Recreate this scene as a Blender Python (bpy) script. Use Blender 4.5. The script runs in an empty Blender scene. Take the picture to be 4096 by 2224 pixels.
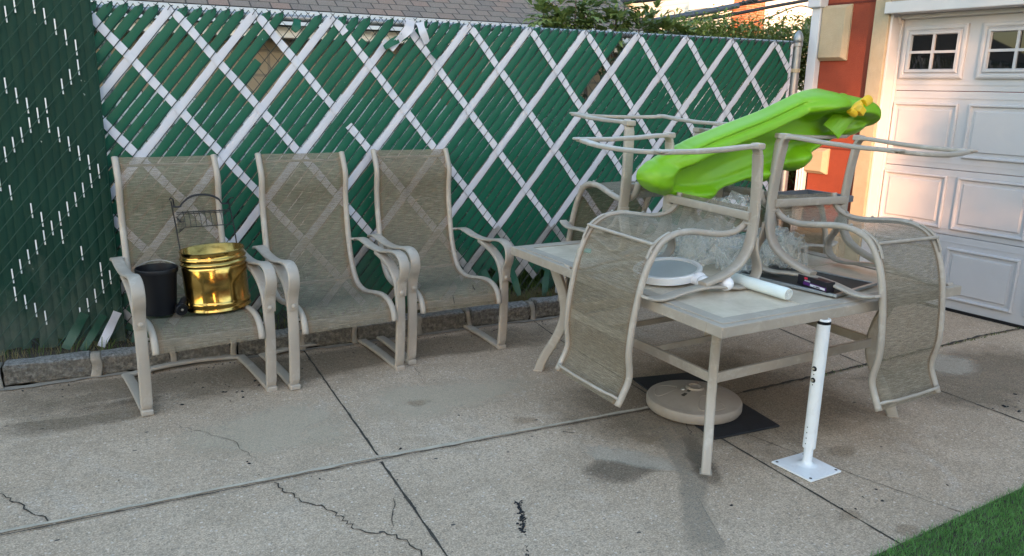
import bpy, bmesh, math, random
from math import sin, cos, pi, radians, sqrt, hypot, atan2, exp
from mathutils import Vector, Matrix, Euler, noise
random.seed(7)
sc = bpy.context.scene
COL = sc.collection

# ------------------------------------------------------------------ helpers
class MB:
    def __init__(s): s.v=[]; s.f=[]; s.uv=[]; s.m=[]
    def add(s, vs, fs, uvs=None, mi=0):
        b=len(s.v); s.v+= [tuple(v) for v in vs]
        for k,f in enumerate(fs):
            s.f.append(tuple(b+i for i in f)); s.m.append(mi)
            s.uv.append(uvs[k] if uvs else None)
        return s
    def box(s, c, d, M=None, mi=0):
        x,y,z=[q/2 for q in d]
        vs=[Vector((sx*x,sy*y,sz*z)) for sx in(-1,1) for sy in(-1,1) for sz in(-1,1)]
        if M: vs=[M@v for v in vs]
        vs=[v+Vector(c) for v in vs]
        s.add(vs,[(0,1,3,2),(4,6,7,5),(0,4,5,1),(2,3,7,6),(0,2,6,4),(1,5,7,3)],None,mi); return s
    def box2(s,a,b,mi=0):
        return s.box([(a[i]+b[i])/2 for i in range(3)],[abs(b[i]-a[i]) for i in range(3)],None,mi)
    def sweep(s, path, sec, up=(0,0,1), closed=False, cap=True, scale=None, mi=0):
        # sec: list of (a,b): a along side, b along normal ; frame from up vector
        P=[Vector(p) for p in path]; n=len(P); m=len(sec); vs=[]
        U=Vector(up)
        for i,p in enumerate(P):
            if closed: t=(P[(i+1)%n]-P[i-1])
            else: t=(P[min(i+1,n-1)]-P[max(i-1,0)])
            t.normalize()
            a=U.cross(t)
            if a.length<1e-4: a=Vector((1,0,0)).cross(t)
            a.normalize(); b=t.cross(a).normalized()
            k=scale[i] if scale else 1
            vs+=[p+a*(q[0]*k)+b*(q[1]*k) for q in sec]
        fs=[]
        for i in range(n if closed else n-1):
            j=(i+1)%n
            for q in range(m):
                r=(q+1)%m
                fs.append((i*m+q,i*m+r,j*m+r,j*m+q))
        if cap and not closed:
            fs.append(tuple(range(m-1,-1,-1))); fs.append(tuple((n-1)*m+q for q in range(m)))
        s.add(vs,fs,None,mi); return s
    def tube(s,path,r,seg=8,**k):
        return s.sweep(path,[(r*cos(2*pi*i/seg),r*sin(2*pi*i/seg)) for i in range(seg)],**k)
    def lathe(s,prof,seg=32,M=None,mi=0,capb=True,capt=True):
        n=len(prof); vs=[]
        for r,z in prof:
            for i in range(seg):
                a=2*pi*i/seg; v=Vector((r*cos(a),r*sin(a),z)); vs.append(M@v if M else v)
        fs=[]
        for j in range(n-1):
            for i in range(seg):
                k=(i+1)%seg
                fs.append((j*seg+i,j*seg+k,(j+1)*seg+k,(j+1)*seg+i))
        if capb: fs.append(tuple(range(seg-1,-1,-1)))
        if capt: fs.append(tuple((n-1)*seg+i for i in range(seg)))
        s.add(vs,fs,None,mi); return s
    def poly(s,pts,mi=0):
        s.add(pts,[tuple(range(len(pts)))],None,mi); return s
    def build(s,name,mat,parent=None,smooth=False,bevel=0,auto=None,seg=2):
        me=bpy.data.meshes.new(name); me.from_pydata(s.v,[],s.f)
        mats=mat if isinstance(mat,(list,tuple)) else [mat]
        for q in mats: me.materials.append(q)
        if any(s.m): me.polygons.foreach_set('material_index',s.m)
        if any(u is not None for u in s.uv):
            L=me.uv_layers.new(name='UVMap'); i=0
            for f,u in zip(s.f,s.uv):
                for k in range(len(f)):
                    L.data[i].uv = u[k] if u else (0,0); i+=1
        if smooth: me.polygons.foreach_set('use_smooth',[True]*len(me.polygons))
        if auto is not None:
            me.polygons.foreach_set('use_smooth',[True]*len(me.polygons))
            try: me.set_sharp_from_angle(angle=radians(auto))
            except Exception: pass
        me.update()
        o=bpy.data.objects.new(name,me); COL.objects.link(o)
        if parent: o.parent=parent
        if bevel:
            b=o.modifiers.new('b','BEVEL'); b.width=bevel; b.segments=seg; b.limit_method='ANGLE'; b.angle_limit=radians(35)
        return o
def empty(name,loc=(0,0,0),rz=0):
    o=bpy.data.objects.new(name,None); o.empty_display_size=.1; COL.objects.link(o); o.location=loc; o.rotation_euler=(0,0,rz); return o
def tag(o,label=None,cat=None,group=None,kind=None):
    if label:o['label']=label
    if cat:o['category']=cat
    if group:o['group']=group
    if kind:o['kind']=kind
    return o
def cr(pts,n=6,closed=False):   # catmull-rom
    P=[Vector(p) for p in pts]; out=[]
    N=len(P)
    for i in range(N if closed else N-1):
        if closed: a,b,c,d=P[i-1],P[i],P[(i+1)%N],P[(i+2)%N]
        else: a,b,c,d=P[max(i-1,0)],P[i],P[i+1],P[min(i+2,N-1)]
        for k in range(n):
            t=k/n
            out.append(.5*((2*b)+(c-a)*t+(2*a-5*b+4*c-d)*t*t+(3*b-a-3*c+d)*t**3))
    if not closed: out.append(P[-1])
    return out
def rrect(w,h,r=.3,n=2):
    # rounded rectangle section; r fraction of h
    R=r*min(w,h); out=[]
    for cx,cy,a0 in ((w/2-R,h/2-R,0),(-w/2+R,h/2-R,90),(-w/2+R,-h/2+R,180),(w/2-R,-h/2+R,270)):
        for k in range(n+1):
            a=radians(a0+90*k/n); out.append((cx+R*cos(a),cy+R*sin(a)))
    return out

# ------------------------------------------------------------------ materials
def newmat(name):
    m=bpy.data.materials.new(name); m.use_nodes=True
    nt=m.node_tree; b=nt.nodes['Principled BSDF']; return m,nt,b
def N(nt,t,**k):
    n=nt.nodes.new(t)
    for a,v in k.items():
        if a in n.inputs: n.inputs[a].default_value=v
        else: setattr(n,a,v)
    return n
def coords(nt,scale=(1,1,1),kind='Object',loc=(0,0,0)):
    tc=N(nt,'ShaderNodeTexCoord'); mp=N(nt,'ShaderNodeMapping'); mp.inputs['Scale'].default_value=scale; mp.inputs['Location'].default_value=loc
    nt.links.new(tc.outputs[kind],mp.inputs['Vector']); return mp.outputs['Vector']
def ramp(nt,fac,stops,interp='LINEAR'):
    r=N(nt,'ShaderNodeValToRGB'); r.color_ramp.interpolation=interp
    e=r.color_ramp.elements
    while len(e)<len(stops): e.new(.5)
    for el,(p,c) in zip(e,stops):
        el.position=p; el.color=(*c,1) if len(c)==3 else c
    nt.links.new(fac,r.inputs['Fac']); return r.outputs['Color']
def noise_n(nt,vec,scale,detail=4,rough=.6,dist=0):
    n=N(nt,'ShaderNodeTexNoise'); n.inputs['Scale'].default_value=scale; n.inputs['Detail'].default_value=detail
    n.inputs['Roughness'].default_value=rough; n.inputs['Distortion'].default_value=dist
    nt.links.new(vec,n.inputs['Vector']); return n.outputs['Fac']
def mix(nt,fac,a,b,mode='MIX'):
    m=N(nt,'ShaderNodeMix',data_type='RGBA',blend_type=mode)
    for s,v in ((0,fac),(6,a),(7,b)):
        if isinstance(v,(int,float)): m.inputs[s].default_value=v
        elif isinstance(v,tuple): m.inputs[s].default_value=(*v,1) if len(v)==3 else v
        else: nt.links.new(v,m.inputs[s])
    return m.outputs[2]
def mth(nt,op,a,b=None,clamp=False):
    m=N(nt,'ShaderNodeMath',operation=op,use_clamp=clamp)
    for i,v in ((0,a),(1,b)):
        if v is None: continue
        if isinstance(v,(int,float)): m.inputs[i].default_value=v
        else: nt.links.new(v,m.inputs[i])
    return m.outputs[0]
def bump(nt,b,h,strength=.3,dist=.01):
    n=N(nt,'ShaderNodeBump'); n.inputs['Strength'].default_value=strength; n.inputs['Distance'].default_value=dist
    nt.links.new(h,n.inputs['Height']); nt.links.new(n.outputs['Normal'],b.inputs['Normal'])
def simple(name,col,rough=.5,metal=0,var=.15,scale=8,bmp=0,bscale=60,dirt=None,dirt_amt=.4,spec=.5,coat=0):
    m,nt,b=newmat(name)
    v=coords(nt)
    f=noise_n(nt,v,scale,5,.6)
    lo=tuple(c*(1-var) for c in col); hi=tuple(min(1,c*(1+var)) for c in col)
    c=ramp(nt,f,[(.3,lo),(.7,hi)])
    if dirt:
        g=noise_n(nt,v,scale*1.7,7,.7,.6)
        fac=ramp(nt,g,[(.52,(0,0,0)),(.72,(dirt_amt,)*3)])
        c=mix(nt,fac,c,dirt)
    nt.links.new(c,b.inputs['Base Color'])
    b.inputs['Roughness'].default_value=rough; b.inputs['Metallic'].default_value=metal
    b.inputs['Specular IOR Level'].default_value=spec
    if coat: b.inputs['Coat Weight'].default_value=coat
    if bmp:
        h=noise_n(nt,v,bscale,3,.6); bump(nt,b,h,bmp,.004)
    return m

M={}
M['taupe']=simple('painted_taupe_metal',(.375,.33,.28),.42,0,.07,5,.12,120,(.62,.59,.54),.5)
M['taupe_dirty']=simple('weathered_taupe_metal',(.37,.32,.265),.5,0,.10,7,.15,90,(.55,.50,.44),.6)
M['bolt']=simple('bolt_steel',(.45,.43,.40),.3,.9,.1)
M['galv']=simple('galvanised_steel',(.30,.32,.34),.45,.7,.12,9,.05)
M['slat_green']=None
M['wire']=simple('dark_green_wire',(.012,.022,.020),.45,0,.3,30)
M['black_plastic']=simple('black_plastic',(.006,.007,.010),.42,0,.2,6,0,60,None,.4,.3)
M['black_mat']=simple('black_rubber_mat',(.008,.009,.013),.7,0,.3,20,.4,200)
M['ubase']=simple('taupe_plastic',(.34,.285,.235),.5,0,.08,6,.1,150,(.24,.2,.16),.5)
M['white_paint']=simple('white_powder_coat',(.78,.80,.82),.35,0,.05,8,.05,80,(.45,.40,.36),.25)
M['white_plastic']=simple('white_plastic',(.78,.79,.80),.4,0,.03,8)
M['bulb']=simple('bulb_glass_white',(.80,.80,.84),.25,0,.02,8)
M['black_metal']=simple('black_wire_metal',(.018,.018,.022),.45,.3,.2,20)
M['dark_glass']=simple('dark_glass_pane',(.006,.007,.008),.02,0,.2,5)
M['alu']=simple('grey_aluminium',(.42,.44,.45),.35,.7,.1,20)
M['siding']=simple('white_vinyl_siding',(.72,.70,.66),.55,0,.05,3)
M['gutter']=simple('white_gutter_metal',(.50,.55,.61),.4,0,.05,3)
M['trimwhite']=simple('white_trim',(.54,.54,.55),.5,0,.04,6,.05,60)
M['doorwhite']=simple('garage_door_white',(.47,.47,.49),.45,0,.03,4,.04,200,(.60,.58,.55),.18)
M['cable']=simple('black_cable',(.02,.022,.027),.6,0,.2,10)
M['lattice']=simple('brown_lattice_wood',(.16,.07,.035),.7,0,.2,10)
M['bark']=simple('bark',(.10,.075,.055),.9,0,.3,20,.5,60)
M['soil']=simple('soil',(.055,.042,.03),.95,0,.4,12,.6,80)
M['yellow']=simple('yellow_plastic',(.78,.50,.02),.4,0,.05,8)
M['cyan']=simple('cyan_plastic',(.05,.50,.48),.4,0,.05,8)
M['label_dark']=simple('dark_box_card',(.012,.010,.016),.35,0,.2,20)
M['label_purple']=simple('purple_print',(.10,.02,.16),.35,0,.1,20)
M['label_red']=simple('red_print',(.65,.03,.06),.4,0,.05,20)
M['label_white']=simple('white_print',(.7,.7,.74),.4,0,.05,20)
M['grey_tray']=simple('grey_plastic_tray',(.12,.13,.15),.4,0,.1,8)

def slat_mat(name,c1,c2,dirt_low=True,rough=.42):
    m,nt,b=newmat(name)
    v=coords(nt)
    f=noise_n(nt,v,3,5,.6); c=ramp(nt,f,[(.3,c1),(.7,c2)])
    # streaky marks and chips
    sp=noise_n(nt,coords(nt,(1,1,1)),45,3,.5)
    chips=ramp(nt,sp,[(.735,(0,0,0)),(.75,(.6,.6,.6))])
    c=mix(nt,chips,c,(.45,.52,.5))
    # grime gathers in patches towards the soil line
    sx=N(nt,'ShaderNodeSeparateXYZ'); nt.links.new(coords(nt),sx.inputs[0])
    n2=noise_n(nt,coords(nt,(1,1,.5)),7,6,.7)
    g=mth(nt,'SUBTRACT',n2,mth(nt,'MULTIPLY',sx.outputs[2],.55))
    gr=ramp(nt,g,[(.22,(0,0,0)),(.60,(.32,.32,.32))])
    c=mix(nt,gr,c,(.20,.20,.175))
    nt.links.new(c,b.inputs['Base Color']); b.inputs['Roughness'].default_value=rough; b.inputs['Specular IOR Level'].default_value=.25
    h=noise_n(nt,coords(nt,(6,6,1)),12,3,.5); bump(nt,b,h,.12,.004)
    return m
M['slat_green']=slat_mat('green_vinyl_slats',(.008,.092,.055),(.012,.118,.071))
M['slat_deep']=slat_mat('fallen_green_slats',(.006,.055,.034),(.009,.075,.046),rough=.5)
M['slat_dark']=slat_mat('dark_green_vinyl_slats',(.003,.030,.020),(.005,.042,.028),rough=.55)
M['slat_white']=slat_mat('white_vinyl_slats',(.54,.56,.64),(.64,.66,.73))
M['slat_silver']=simple('bare_silver_slats',(.42,.42,.42),.35,.35,.25,10,.3,40,(.16,.15,.12),.7)

def sling_mat():
    m,nt,b=newmat('woven_sling_mesh')
    tc=N(nt,'ShaderNodeTexCoord'); sx=N(nt,'ShaderNodeSeparateXYZ'); nt.links.new(tc.outputs['UV'],sx.inputs[0])
    u,v=sx.outputs[0],sx.outputs[1]
    # streaks across the width: threads of varying colour
    mp=N(nt,'ShaderNodeMapping'); mp.inputs['Scale'].default_value=(15,230,1); nt.links.new(tc.outputs['UV'],mp.inputs['Vector'])
    st=noise_n(nt,mp.outputs['Vector'],1.0,2,.6)
    col=ramp(nt,st,[(.30,(.040,.030,.020)),(.43,(.135,.106,.072)),(.55,(.220,.182,.128)),(.66,(.42,.37,.295))])
    mp2=N(nt,'ShaderNodeMapping'); mp2.inputs['Scale'].default_value=(260,9,1); nt.links.new(tc.outputs['UV'],mp2.inputs['Vector'])
    st2=noise_n(nt,mp2.outputs['Vector'],1.0,3,.6)
    col=mix(nt,ramp(nt,st2,[(.35,(0,0,0)),(.65,(.40,.40,.40))]),col,(.33,.29,.20))
    col=mix(nt,.32,col,(.190,.160,.112))
    # brown selvedge
    e=mth(nt,'ABSOLUTE',u)
    ed=ramp(nt,e,[(.205,(0,0,0)),(.214,(.75,.75,.75)),(.232,(.75,.75,.75)),(.238,(.2,.2,.2))])
    col=mix(nt,ed,col,(.22,.145,.085))
    nt.links.new(col,b.inputs['Base Color']); b.inputs['Roughness'].default_value=.75
    # weave openings
    wv=mth(nt,'MULTIPLY',mth(nt,'SINE',mth(nt,'MULTIPLY',u,2*pi/.0042)),mth(nt,'SINE',mth(nt,'MULTIPLY',v,2*pi/.0046)))
    n3=noise_n(nt,mp.outputs['Vector'],1.7,2,.5)
    op=mth(nt,'ADD',mth(nt,'MULTIPLY',wv,.9),mth(nt,'MULTIPLY',mth(nt,'SUBTRACT',n3,.5),1.6))
    hole=ramp(nt,op,[(.20,(0,0,0)),(.38,(1,1,1))])
    tr=N(nt,'ShaderNodeBsdfTransparent'); mx=N(nt,'ShaderNodeMixShader')
    nt.links.new(hole,mx.inputs[0]); nt.links.new(b.outputs[0],mx.inputs[1]); nt.links.new(tr.outputs[0],mx.inputs[2])
    nt.links.new(mx.outputs[0],nt.nodes['Material Output'].inputs[0])
    bump(nt,b,wv,.3,.002)
    return m
M['sling']=sling_mat()

def concrete():
    m,nt,b=newmat('old_concrete')
    v=coords(nt)
    big=noise_n(nt,v,1.1,8,.68,.5)
    c=ramp(nt,big,[(.30,(.28,.215,.15)),(.5,(.41,.325,.24)),(.70,(.51,.43,.34))])
    mid=noise_n(nt,v,4.5,7,.72,.8)
    c=mix(nt,ramp(nt,mid,[(.34,(.75,.75,.75)),(.56,(0,0,0))]),c,(.22,.165,.105))
    brown=noise_n(nt,coords(nt,(1,1,1),'Object',(7,3,0)),1.6,6,.65,.6)
    c=mix(nt,ramp(nt,brown,[(.56,(0,0,0)),(.72,(.55,.55,.55))]),c,(.22,.15,.085))
    worn=noise_n(nt,coords(nt,(1,1.5,1),'Object',(5,1,0)),3.1,9,.8,1.4)
    c=mix(nt,ramp(nt,worn,[(.50,(0,0,0)),(.62,(.45,.45,.45))]),c,(.20,.165,.12))
    pale=noise_n(nt,coords(nt,(1,.8,1),'Object',(2,9,0)),2.3,8,.75,1.0)
    c=mix(nt,ramp(nt,pale,[(.55,(0,0,0)),(.70,(.6,.6,.6))]),c,(.46,.45,.43))
    # exposed aggregate
    vo=N(nt,'ShaderNodeTexVoronoi'); vo.inputs['Scale'].default_value=70; nt.links.new(v,vo.inputs['Vector'])
    sep=N(nt,'ShaderNodeSeparateColor'); nt.links.new(vo.outputs['Color'],sep.inputs[0])
    dist=ramp(nt,vo.outputs['Distance'],[(.28,(1,1,1)),(.42,(0,0,0))])
    lite=mth(nt,'MULTIPLY',ramp(nt,sep.outputs[0],[(.72,(0,0,0)),(.80,(.9,.9,.9))]),dist)
    dark=mth(nt,'MULTIPLY',ramp(nt,sep.outputs[1],[(.66,(0,0,0)),(.74,(.85,.85,.85))]),dist)
    tan=mth(nt,'MULTIPLY',ramp(nt,sep.outputs[2],[(.72,(0,0,0)),(.78,(.7,.7,.7))]),dist)
    c=mix(nt,lite,c,(.66,.64,.60)); c=mix(nt,tan,c,(.42,.31,.20)); c=mix(nt,dark,c,(.11,.09,.07))
    fine=noise_n(nt,v,150,3,.75)
    c=mix(nt,.50,c,ramp(nt,fine,[(.34,(.07,.055,.04)),(.66,(.74,.66,.54))]))
    fine2=noise_n(nt,v,55,3,.7); c=mix(nt,ramp(nt,fine2,[(.40,(.35,.35,.35)),(.52,(0,0,0))]),c,(.13,.115,.095))
    # scattered tar spots
    v2=N(nt,'ShaderNodeTexVoronoi'); v2.inputs['Scale'].default_value=7; v2.inputs['Randomness'].default_value=1
    nt.links.new(coords(nt,(1,1.6,1)),v2.inputs['Vector'])
    sp2=N(nt,'ShaderNodeSeparateColor'); nt.links.new(v2.outputs['Color'],sp2.inputs[0])
    spot=mth(nt,'MULTIPLY',ramp(nt,v2.outputs['Distance'],[(.055,(1,1,1)),(.075,(0,0,0))]),ramp(nt,sp2.outputs[0],[(.55,(0,0,0)),(.6,(.9,.9,.9))]))
    c=mix(nt,spot,c,(.03,.03,.035))
    c=mix(nt,1.0,c,(1.20,1.09,1.02),'MULTIPLY')
    nt.links.new(c,b.inputs['Base Color']); b.inputs['Roughness'].default_value=.85
    h=mth(nt,'ADD',mth(nt,'MULTIPLY',fine,.6),mth(nt,'MULTIPLY',mid,1.2))
    bump(nt,b,h,.35,.006)
    return m
M['concrete']=concrete()
M['crack']=simple('crack_dark',(.045,.038,.03),.95,0,.5,40,.5,100)
M['joint_mortar']=simple('joint_mortar',(.44,.38,.30),.9,0,.2,14,.5,90,(.28,.25,.2),.6)
M['mortar']=simple('mortar',(.27,.24,.20),.9,0,.25,18,.5,90,(.2,.17,.13),.6)
def granite():
    m,nt,b=newmat('kerb_granite'); v=coords(nt)
    a=noise_n(nt,v,60,4,.8); c=ramp(nt,a,[(.3,(.09,.085,.08)),(.5,(.30,.30,.29)),(.7,(.52,.52,.52))])
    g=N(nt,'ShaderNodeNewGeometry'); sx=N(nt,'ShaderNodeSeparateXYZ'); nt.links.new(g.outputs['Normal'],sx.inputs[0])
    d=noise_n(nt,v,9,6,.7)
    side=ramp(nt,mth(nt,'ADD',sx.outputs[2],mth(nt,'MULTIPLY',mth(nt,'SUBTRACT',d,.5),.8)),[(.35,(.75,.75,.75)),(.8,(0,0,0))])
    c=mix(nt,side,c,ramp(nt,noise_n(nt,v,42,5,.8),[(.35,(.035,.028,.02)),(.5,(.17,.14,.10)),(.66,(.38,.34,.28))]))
    nt.links.new(c,b.inputs['Base Color']); b.inputs['Roughness'].default_value=.85
    bump(nt,b,noise_n(nt,v,34,8,.8),1.0,.035)
    return m
M['granite']=granite()
def leafmat(name,c1,c2,tr=.25,rough=.5):
    m,nt,b=newmat(name)
    oi=N(nt,'ShaderNodeNewGeometry')
    v=coords(nt); f=noise_n(nt,v,2.2,4,.6); f2=noise_n(nt,v,23,2,.5)
    c=ramp(nt,mth(nt,'ADD',mth(nt,'MULTIPLY',f,.55),mth(nt,'MULTIPLY',f2,.45)),[(.35,c1),(.65,c2)])
    nt.links.new(c,b.inputs['Base Color']); b.inputs['Roughness'].default_value=rough
    t=N(nt,'ShaderNodeBsdfTranslucent'); nt.links.new(c,t.inputs['Color'])
    mx=N(nt,'ShaderNodeMixShader'); mx.inputs[0].default_value=tr
    nt.links.new(b.outputs[0],mx.inputs[1]); nt.links.new(t.outputs[0],mx.inputs[2]); nt.links.new(mx.outputs[0],nt.nodes['Material Output'].inputs[0])
    return m
M['leaf_hedge']=leafmat('hedge_leaves',(.09,.16,.035),(.27,.34,.09))
M['leaf_fig']=leafmat('fig_leaves',(.10,.17,.045),(.25,.33,.12))
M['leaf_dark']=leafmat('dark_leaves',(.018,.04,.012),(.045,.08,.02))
M['leaf_tree']=leafmat('tree_leaves',(.09,.13,.02),(.26,.27,.05),.35)
M['grass']=leafmat('turf_blades',(.09,.24,.05),(.16,.36,.09),.2,.45)
M['weed']=leafmat('dry_weeds',(.09,.09,.03),(.24,.19,.09),.2,.7)
M['weed_green']=leafmat('green_weeds',(.04,.10,.02),(.12,.19,.04),.2,.6)
def bricks(name,c1,c2,mortar,sx,sy,ms=.02,kind='Object',rot=None,bmp=.4):
    m,nt,b=newmat(name)
    tc=N(nt,'ShaderNodeTexCoord'); mp=N(nt,'ShaderNodeMapping'); nt.links.new(tc.outputs[kind],mp.inputs['Vector'])
    if rot: mp.inputs['Rotation'].default_value=rot
    br=N(nt,'ShaderNodeTexBrick'); br.inputs['Scale'].default_value=1; br.inputs['Brick Width'].default_value=sx; br.inputs['Row Height'].default_value=sy
    br.inputs['Mortar Size'].default_value=ms; br.inputs['Color1'].default_value=(*c1,1); br.inputs['Color2'].default_value=(*c2,1); br.inputs['Mortar'].default_value=(*mortar,1)
    nt.links.new(mp.outputs['Vector'],br.inputs['Vector'])
    n=noise_n(nt,coords(nt),12,5,.7)
    c=mix(nt,mth(nt,'MULTIPLY',n,.5),br.outputs['Color'],tuple(q*.55 for q in c1))
    nt.links.new(c,b.inputs['Base Color']); b.inputs['Roughness'].default_value=.9
    bump(nt,b,mth(nt,'SUBTRACT',1.0,br.outputs['Fac']),bmp,.01)
    return m
M['tanblock']=bricks('tan_block_wall',(.34,.27,.18),(.28,.22,.15),(.20,.17,.13),.40,.20,.012,rot=(pi/2,0,0))
M['redbrick']=bricks('red_brick',(.42,.10,.035),(.36,.12,.05),(.34,.27,.20),.21,.075,.010,rot=(pi/2,0,0))
def shingle():
    m,nt,b=newmat('asphalt_shingles')
    tc=N(nt,'ShaderNodeTexCoord')
    br=N(nt,'ShaderNodeTexBrick'); br.inputs['Scale'].default_value=1; br.inputs['Brick Width'].default_value=.16; br.inputs['Row Height'].default_value=.125
    br.inputs['Mortar Size'].default_value=.006; br.inputs['Bias'].default_value=0
    br.inputs['Color1'].default_value=(0,0,0,1); br.inputs['Color2'].default_value=(1,1,1,1); br.inputs['Mortar'].default_value=(.5,.5,.5,1)
    nt.links.new(tc.outputs['UV'],br.inputs['Vector'])
    c=ramp(nt,br.outputs['Color'],[(0,(.10,.085,.078)),(.35,(.17,.13,.105)),(.65,(.14,.12,.10)),(1,(.22,.125,.09))])
    n=noise_n(nt,coords(nt),1.2,5,.6); c=mix(nt,ramp(nt,n,[(.45,(0,0,0)),(.7,(.5,.5,.5))]),c,(.20,.13,.095))
    n2=noise_n(nt,coords(nt),140,2,.6); c=mix(nt,.35,c,ramp(nt,n2,[(.3,(.03,.03,.03)),(.7,(.34,.31,.28))]))
    c=mix(nt,br.outputs['Fac'],c,(.04,.035,.03))
    nt.links.new(c,b.inputs['Base Color']); b.inputs['Roughness'].default_value=.95
    bump(nt,b,mth(nt,'SUBTRACT',1.0,br.outputs['Fac']),.6,.01)
    return m
M['shingle']=shingle()
def stucco(name,c1,c2,stain=None):
    m,nt,b=newmat(name); v=coords(nt)
    c=ramp(nt,noise_n(nt,v,5,6,.65),[(.3,c1),(.7,c2)])
    if stain:
        c=mix(nt,ramp(nt,noise_n(nt,coords(nt,(3,3,1)),4,7,.75,.7),[(.58,(0,0,0)),(.75,(.45,.45,.45))]),c,stain)
    nt.links.new(c,b.inputs['Base Color']); b.inputs['Roughness'].default_value=.9
    bump(nt,b,noise_n(nt,v,110,4,.7),.7,.006)
    return m
M['red_stucco']=stucco('red_painted_stucco',(.20,.038,.018),(.255,.052,.024),(.15,.045,.028))
M['cream']=stucco('cream_stucco',(.36,.30,.20),(.43,.365,.255),(.27,.22,.15))
M['stone_tan']=stucco('tan_stone_base',(.36,.28,.19),(.46,.38,.27),(.2,.14,.09))
def tabletile():
    m,nt,b=newmat('travertine_tile'); v=coords(nt)
    c=ramp(nt,noise_n(nt,v,5,7,.7,.5),[(.3,(.42,.35,.26)),(.55,(.60,.52,.415)),(.75,(.69,.62,.52))])
    c=mix(nt,ramp(nt,noise_n(nt,coords(nt,(1,2.5,1)),14,8,.8,.8),[(.55,(0,0,0)),(.72,(.5,.5,.5))]),c,(.27,.20,.14))
    nt.links.new(c,b.inputs['Base Color']); b.inputs['Roughness'].default_value=.38
    bump(nt,b,noise_n(nt,v,40,4,.7),.12,.003)
    return m
M['tile']=tabletile()
def slidemat():
    m,nt,b=newmat('lime_plastic'); v=coords(nt)
    c=ramp(nt,noise_n(nt,v,3,4,.5),[(.3,(.165,.40,.004)),(.7,(.20,.46,.007))])
    c=mix(nt,ramp(nt,noise_n(nt,coords(nt,(3,3,14)),9,5,.75,.8),[(.60,(0,0,0)),(.74,(.30,.30,.30))]),c,(.30,.46,.12)); c=mix(nt,ramp(nt,noise_n(nt,v,5,7,.75,.6),[(.56,(0,0,0)),(.75,(.25,.25,.25))]),c,(.12,.16,.04))
    nt.links.new(c,b.inputs['Base Color']); b.inputs['Roughness'].default_value=.42
    b.inputs['Subsurface Weight'].default_value=.08; b.inputs['Subsurface Radius'].default_value=(.01,.03,.005)
    bump(nt,b,noise_n(nt,v,180,3,.6),.06,.003)
    return m
M['lime']=slidemat()
def brass():
    m,nt,b=newmat('polished_brass'); v=coords(nt)
    c=ramp(nt,noise_n(nt,v,9,5,.7),[(.3,(.34,.21,.05)),(.6,(.52,.35,.11))])
    nt.links.new(c,b.inputs['Base Color']); b.inputs['Metallic'].default_value=1
    r=ramp(nt,noise_n(nt,v,22,6,.7),[(.35,(.10,.10,.10)),(.7,(.28,.28,.28))]); nt.links.new(r,b.inputs['Roughness'])
    bump(nt,b,noise_n(nt,coords(nt,(1,1,.3)),14,2,.5),.15,.004)
    return m
M['brass']=brass()
def film():
    m,nt,b=newmat('clear_plastic_film')
    b.inputs['Base Color'].default_value=(.90,.90,.87,1); b.inputs['Roughness'].default_value=.12; b.inputs['Specular IOR Level'].default_value=.9; bump(nt,b,noise_n(nt,coords(nt),26,3,.6,1.0),.4,.01)
    tr=N(nt,'ShaderNodeBsdfTransparent'); tr.inputs['Color'].default_value=(.985,.99,.985,1)
    mx=N(nt,'ShaderNodeMixShader')
    lw=N(nt,'ShaderNodeLayerWeight'); lw.inputs['Blend'].default_value=.5
    f=mth(nt,'ADD',mth(nt,'MULTIPLY',mth(nt,'POWER',lw.outputs['Facing'],3.0),.60),.20,True)
    nt.links.new(f,mx.inputs[0]); nt.links.new(tr.outputs[0],mx.inputs[1]); nt.links.new(b.outputs[0],mx.inputs[2])
    nt.links.new(mx.outputs[0],nt.nodes['Material Output'].inputs[0])
    return m
M['film']=film()
M['roll']=simple('white_film_roll',(.74,.80,.78),.35,0,.05,14,.5,18)
M['screen']=simple('black_screen_mesh',(.03,.032,.034),.6,0,.2,8)
M['frosted']=simple('frosted_disc',(.42,.46,.47),.4,0,.06,6)
# ------------------------------------------------------------------ camera
def cam_axes(f,pitch,roll,yaw):
    ya,p,r=radians(yaw),radians(pitch),radians(roll)
    R0=Vector((cos(ya),-sin(ya),0)); F0=Vector((sin(ya),cos(ya),0)); Z=Vector((0,0,1))
    F=F0*cos(p)-Z*sin(p); U=Z*cos(p)+F0*sin(p)
    return R0*cos(r)-U*sin(r), U*cos(r)+R0*sin(r), F
R_,U_,F_=cam_axes(773.3,13.93,-1.137,26.88)
cd=bpy.data.cameras.new('camera'); cam=bpy.data.objects.new('camera',cd); COL.objects.link(cam)
cd.sensor_width=36; cd.lens=773.3*36/1024; cd.clip_start=.05; cd.clip_end=500
m=Matrix((R_,U_,-F_)).transposed().to_4x4(); m.translation=(0,0,1.55); cam.matrix_world=m
sc.camera=cam

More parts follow.
